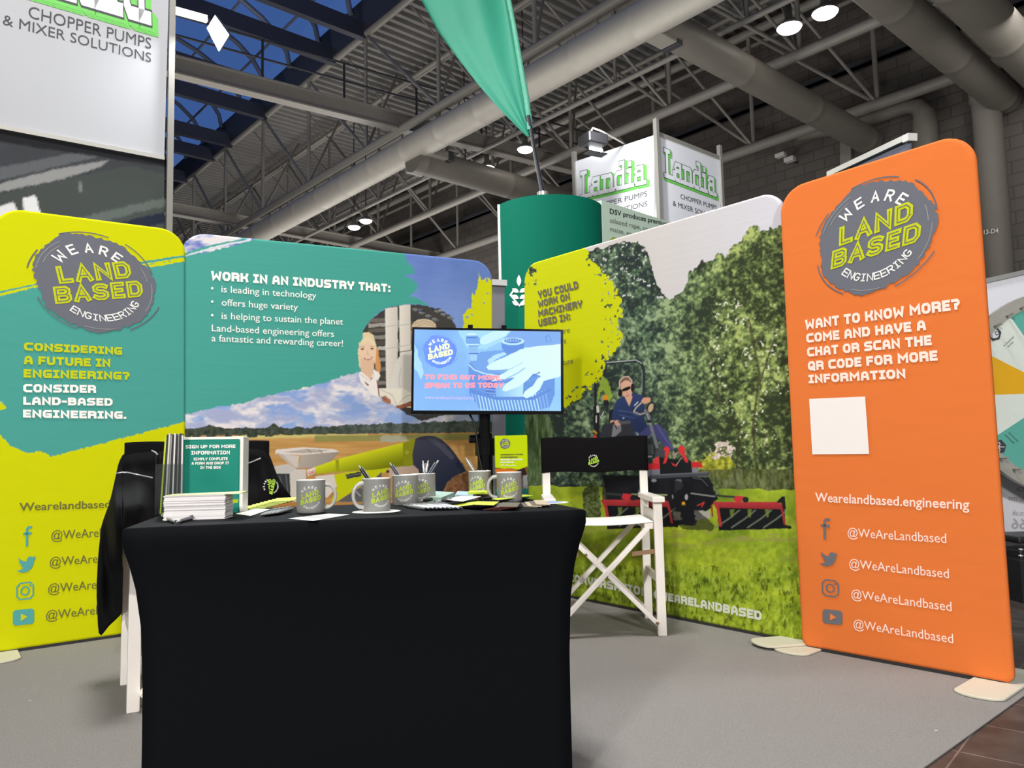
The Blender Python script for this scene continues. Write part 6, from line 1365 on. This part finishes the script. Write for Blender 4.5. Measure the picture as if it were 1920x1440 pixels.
b = MB(); pts_ = [Tpx(596 + 19 * math.cos(a) + 8 * math.cos(a), 970.5 + 2.6 * math.sin(a)) + Z3 * .0017 for a in np.linspace(0, 6.283, 25)[:-1]]; b.add(pts_, [tuple(range(24))[::-1]])
o = b.build('badge_print', mat('badge_grey', (190, 192, 190), .8), bpy.data.objects['printed_card'])
c = Tpx(706, 959.5); b = MB(); b.lathe([(0, .0003), (.068, .0003), (.07, .0008), (.068, .0014), (0, .0014)], c * [1, 1, 0] + Z3 * TZ, 36); tag(b.build('coaster', mat('coaster_white', (226, 228, 220), .6)), 'round white coaster under the mug with the left handle', 'coaster')
# row of pens
for i in range(9):
    pen(tp(806 + i * 7.8, 958.6 - i * .1, .0062), tp(757 + i * 8.2, 951.6 - i * .28, .0064), pen_white if i % 3 else silver, 'white and black pen in the tight row at the front of the table', 'white and black pens in a row', True, pen_blk)
pen(tp(788, 947.5, .0145), tp(812, 944.5, .0145), pen_blk, 'dark pen lying across the pen row, left one'); pen(tp(822, 948.5, .0145), tp(848, 946, .0145), slate, 'dark pen with bright clip lying across the pen row, right one')
# card stacks
for i in range(5): flat('card', [(790 + i * .5, 942.5), (828, 945), (851 + i * .3, 933.5), (812, 931)], .0005 + .0042 * i, .0038, pale_green, 'pale green card in the low stack beside the rear mug', 'card', 'pale green cards in a low stack', None)
for i in range(4): flat('card', [(850 + i, 938), (886, 939.5), (897, 932), (858, 930.5)], .0005 + .005 * i, .0042, mat('pale_blue_card', (176, 206, 214), .5, noise=.1, nscale=30), 'pale blue card stacked in front of the mug with one silver pen', 'card', 'pale blue cards stacked before the mug')
for i in range(4): flat('card', [(876 + i, 937.5), (916, 938.5), (921, 932.5), (884, 931.5)], .0215 + .0018 * i, .0014, lime_card, 'lime card topping the pale blue stack', 'card', 'lime cards topping the pale blue stack')
for i in range(9):
    x, y = 846 + 5 * i, 952.5 + .5 * i
    flat('leaflet', [(x, y), (x + 40, y + 1.5), (x + 50, y - 6), (x + 8, y - 7)], .001 + .0017 * i, .0013, dark_card, 'lime leaflet in the fan in front of the mugs with pens', 'leaflet', 'fanned lime leaflets at the front edge', lime_card)
flat('paper_sheet', [(832, 947), (868, 951), (903, 940.5), (866, 939)], .017, .0006, paper, 'white sheet of paper lying over the fanned lime leaflets', 'paper')
redd = mat('red_dark_print', (120, 60, 58), .45, noise=.6, nscale=70)
for i in range(6):
    x, y = 906 + 6 * i, 956.5 + .25 * i
    flat('leaflet', [(x, y), (x + 34, y + .5), (x + 40, y - 8), (x + 6, y - 8.5)], .001 + .0019 * i, .0015, redd, 'dark picture leaflet in the fan near the right table corner', 'leaflet', 'fanned dark leaflets near the table corner', mat('grey_picture_card', (104, 98, 90), .5, noise=.35, nscale=50))
flat('leaflet', [(922, 944), (934, 946), (1000, 937), (985, 935)], .0135, .0012, lime_card, 'single flat lime leaflet under the front of the mug at the leaflet holder', 'leaflet')
tan = mat('tan_card', (196, 180, 152), .6, noise=.15, nscale=40)
for i in range(4):
    x, y = 982 + 8 * i, 951.5 - .3 * i
    flat('leaflet', [(x, y), (x + 26, y + 1), (x + 14, y - 8.5), (x - 6, y - 7.5)], .001 + .002 * i, .0016, tan if i % 2 else mat('grey_picture_card', (104, 98, 90), .5), 'tan card in the loose fan beside the blue coaster', 'card', 'tan cards in a loose fan')
c = Tpx(1030, 943); root = empty('coaster', c); tag(root, 'round white coaster with blue print near the right table corner', 'coaster')
b = MB(); b.lathe([(0, .0003), (.06, .0003), (.062, .0012), (.06, .002), (0, .002)], c, 36); b.build('disc', mat('coaster_white', (226, 228, 220), .6), root)
b = MB(); b.lathe([(.046, .0023), (.0, .0023)], c + np.array([-.004, 0, 0]), 30); b.build('blue_print', mat('coaster_blue', (150, 176, 216), .5, noise=.15, nscale=60), root)
# lime leaflet holder
plH = Plane.up(Tpx(931.5, 937), Tpx(990.5, 934.5)); root = empty('leaflet_holder', plH.at(960, 936)); tag(root, 'upright clear holder with a lime leaflet, behind the rightmost mug', 'leaflet holder')
def paint_leaf(x, y):
    p = Paint(x, y); p.c[:] = (194, 216, 16)
    p.poly([(928, 876), (946, 879), (960, 878), (972, 880), (990, 874), (994, 940), (928, 940)], (120, 84, 50), 1); p.poly([(930, 880), (950, 879), (972, 882), (960, 888), (930, 888)], (206, 112, 40), 2, 8); p.poly([(965, 884), (984, 877), (988, 890), (982, 898), (974, 894)], (44, 36, 36), 1, 5); p.poly([(980, 893), (989, 890), (990, 915), (981, 916)], (190, 180, 184), 2, 5); p.poly([(928, 916), (992, 916), (992, 940), (928, 940)], (20, 140, 130))
    return p.c
fabric('leaflet_front', plH, [(929.8, 817.5), (988.5, 816), (990.8, 934), (931.8, 936.5)], .002, .002, 60, 100, paint_leaf, vmat('glossy_print', rough=.25), root, .012, .95, .08)
b = MB(); logo_px(b, plH, (946.5, 831.8), (9.3, 0), (0, -9.3), .003, inline=False); b.build('leaflet_logo', LOGO_M, root)
b = MB()
for s_, P0, P1, H in (('CONSIDERING A FUTURE', (938, 853.6), (980, 853), (938, 851)), ('IN ENGINEERING?', (938, 858.6), (970, 858.2), (938, 856))): put(b, heavy(s_, .27), plH, P0, P1, H)
b.build('leaflet_lettering', ink_olive, root)
b = MB()
for s_, P0, P1, H in (('CONSIDER LAND-BASED', (938, 863.4), (979, 863), (938, 860.6)), ('ENGINEERING.', (938, 868.4), (964, 868.2), (938, 865.8))): put(b, heavy(s_, .27), plH, P0, P1, H)
for q in thick([(939, 874), (942, 871), (944, 874), (950, 872), (956, 874), (962, 872), (968, 873.5)], .9): poly_px(b, plH, q, .003)
b.build('leaflet_lettering', ink_white, root)
b = MB(); f_ = [plH.at(*q, .012) for q in ((930.5, 936.5), (992.5, 934), (991.5, 890), (930, 891))]; b.hexa(f_, [v - plH.n * .002 for v in f_]); b.build('front_panel', acr, root)
b = MB(); o_ = plH.at(931, 936.5, .012) * [1, 1, 0] + Z3 * (TZ + .0005); w_ = plH.ex * .11; b.hexa([o_, o_ + w_, o_ + w_ - plH.n * .05, o_ - plH.n * .05], [v + Z3 * .002 for v in (o_, o_ + w_, o_ + w_ - plH.n * .05, o_ - plH.n * .05)]); b.build('bottom_panel', acr, root)
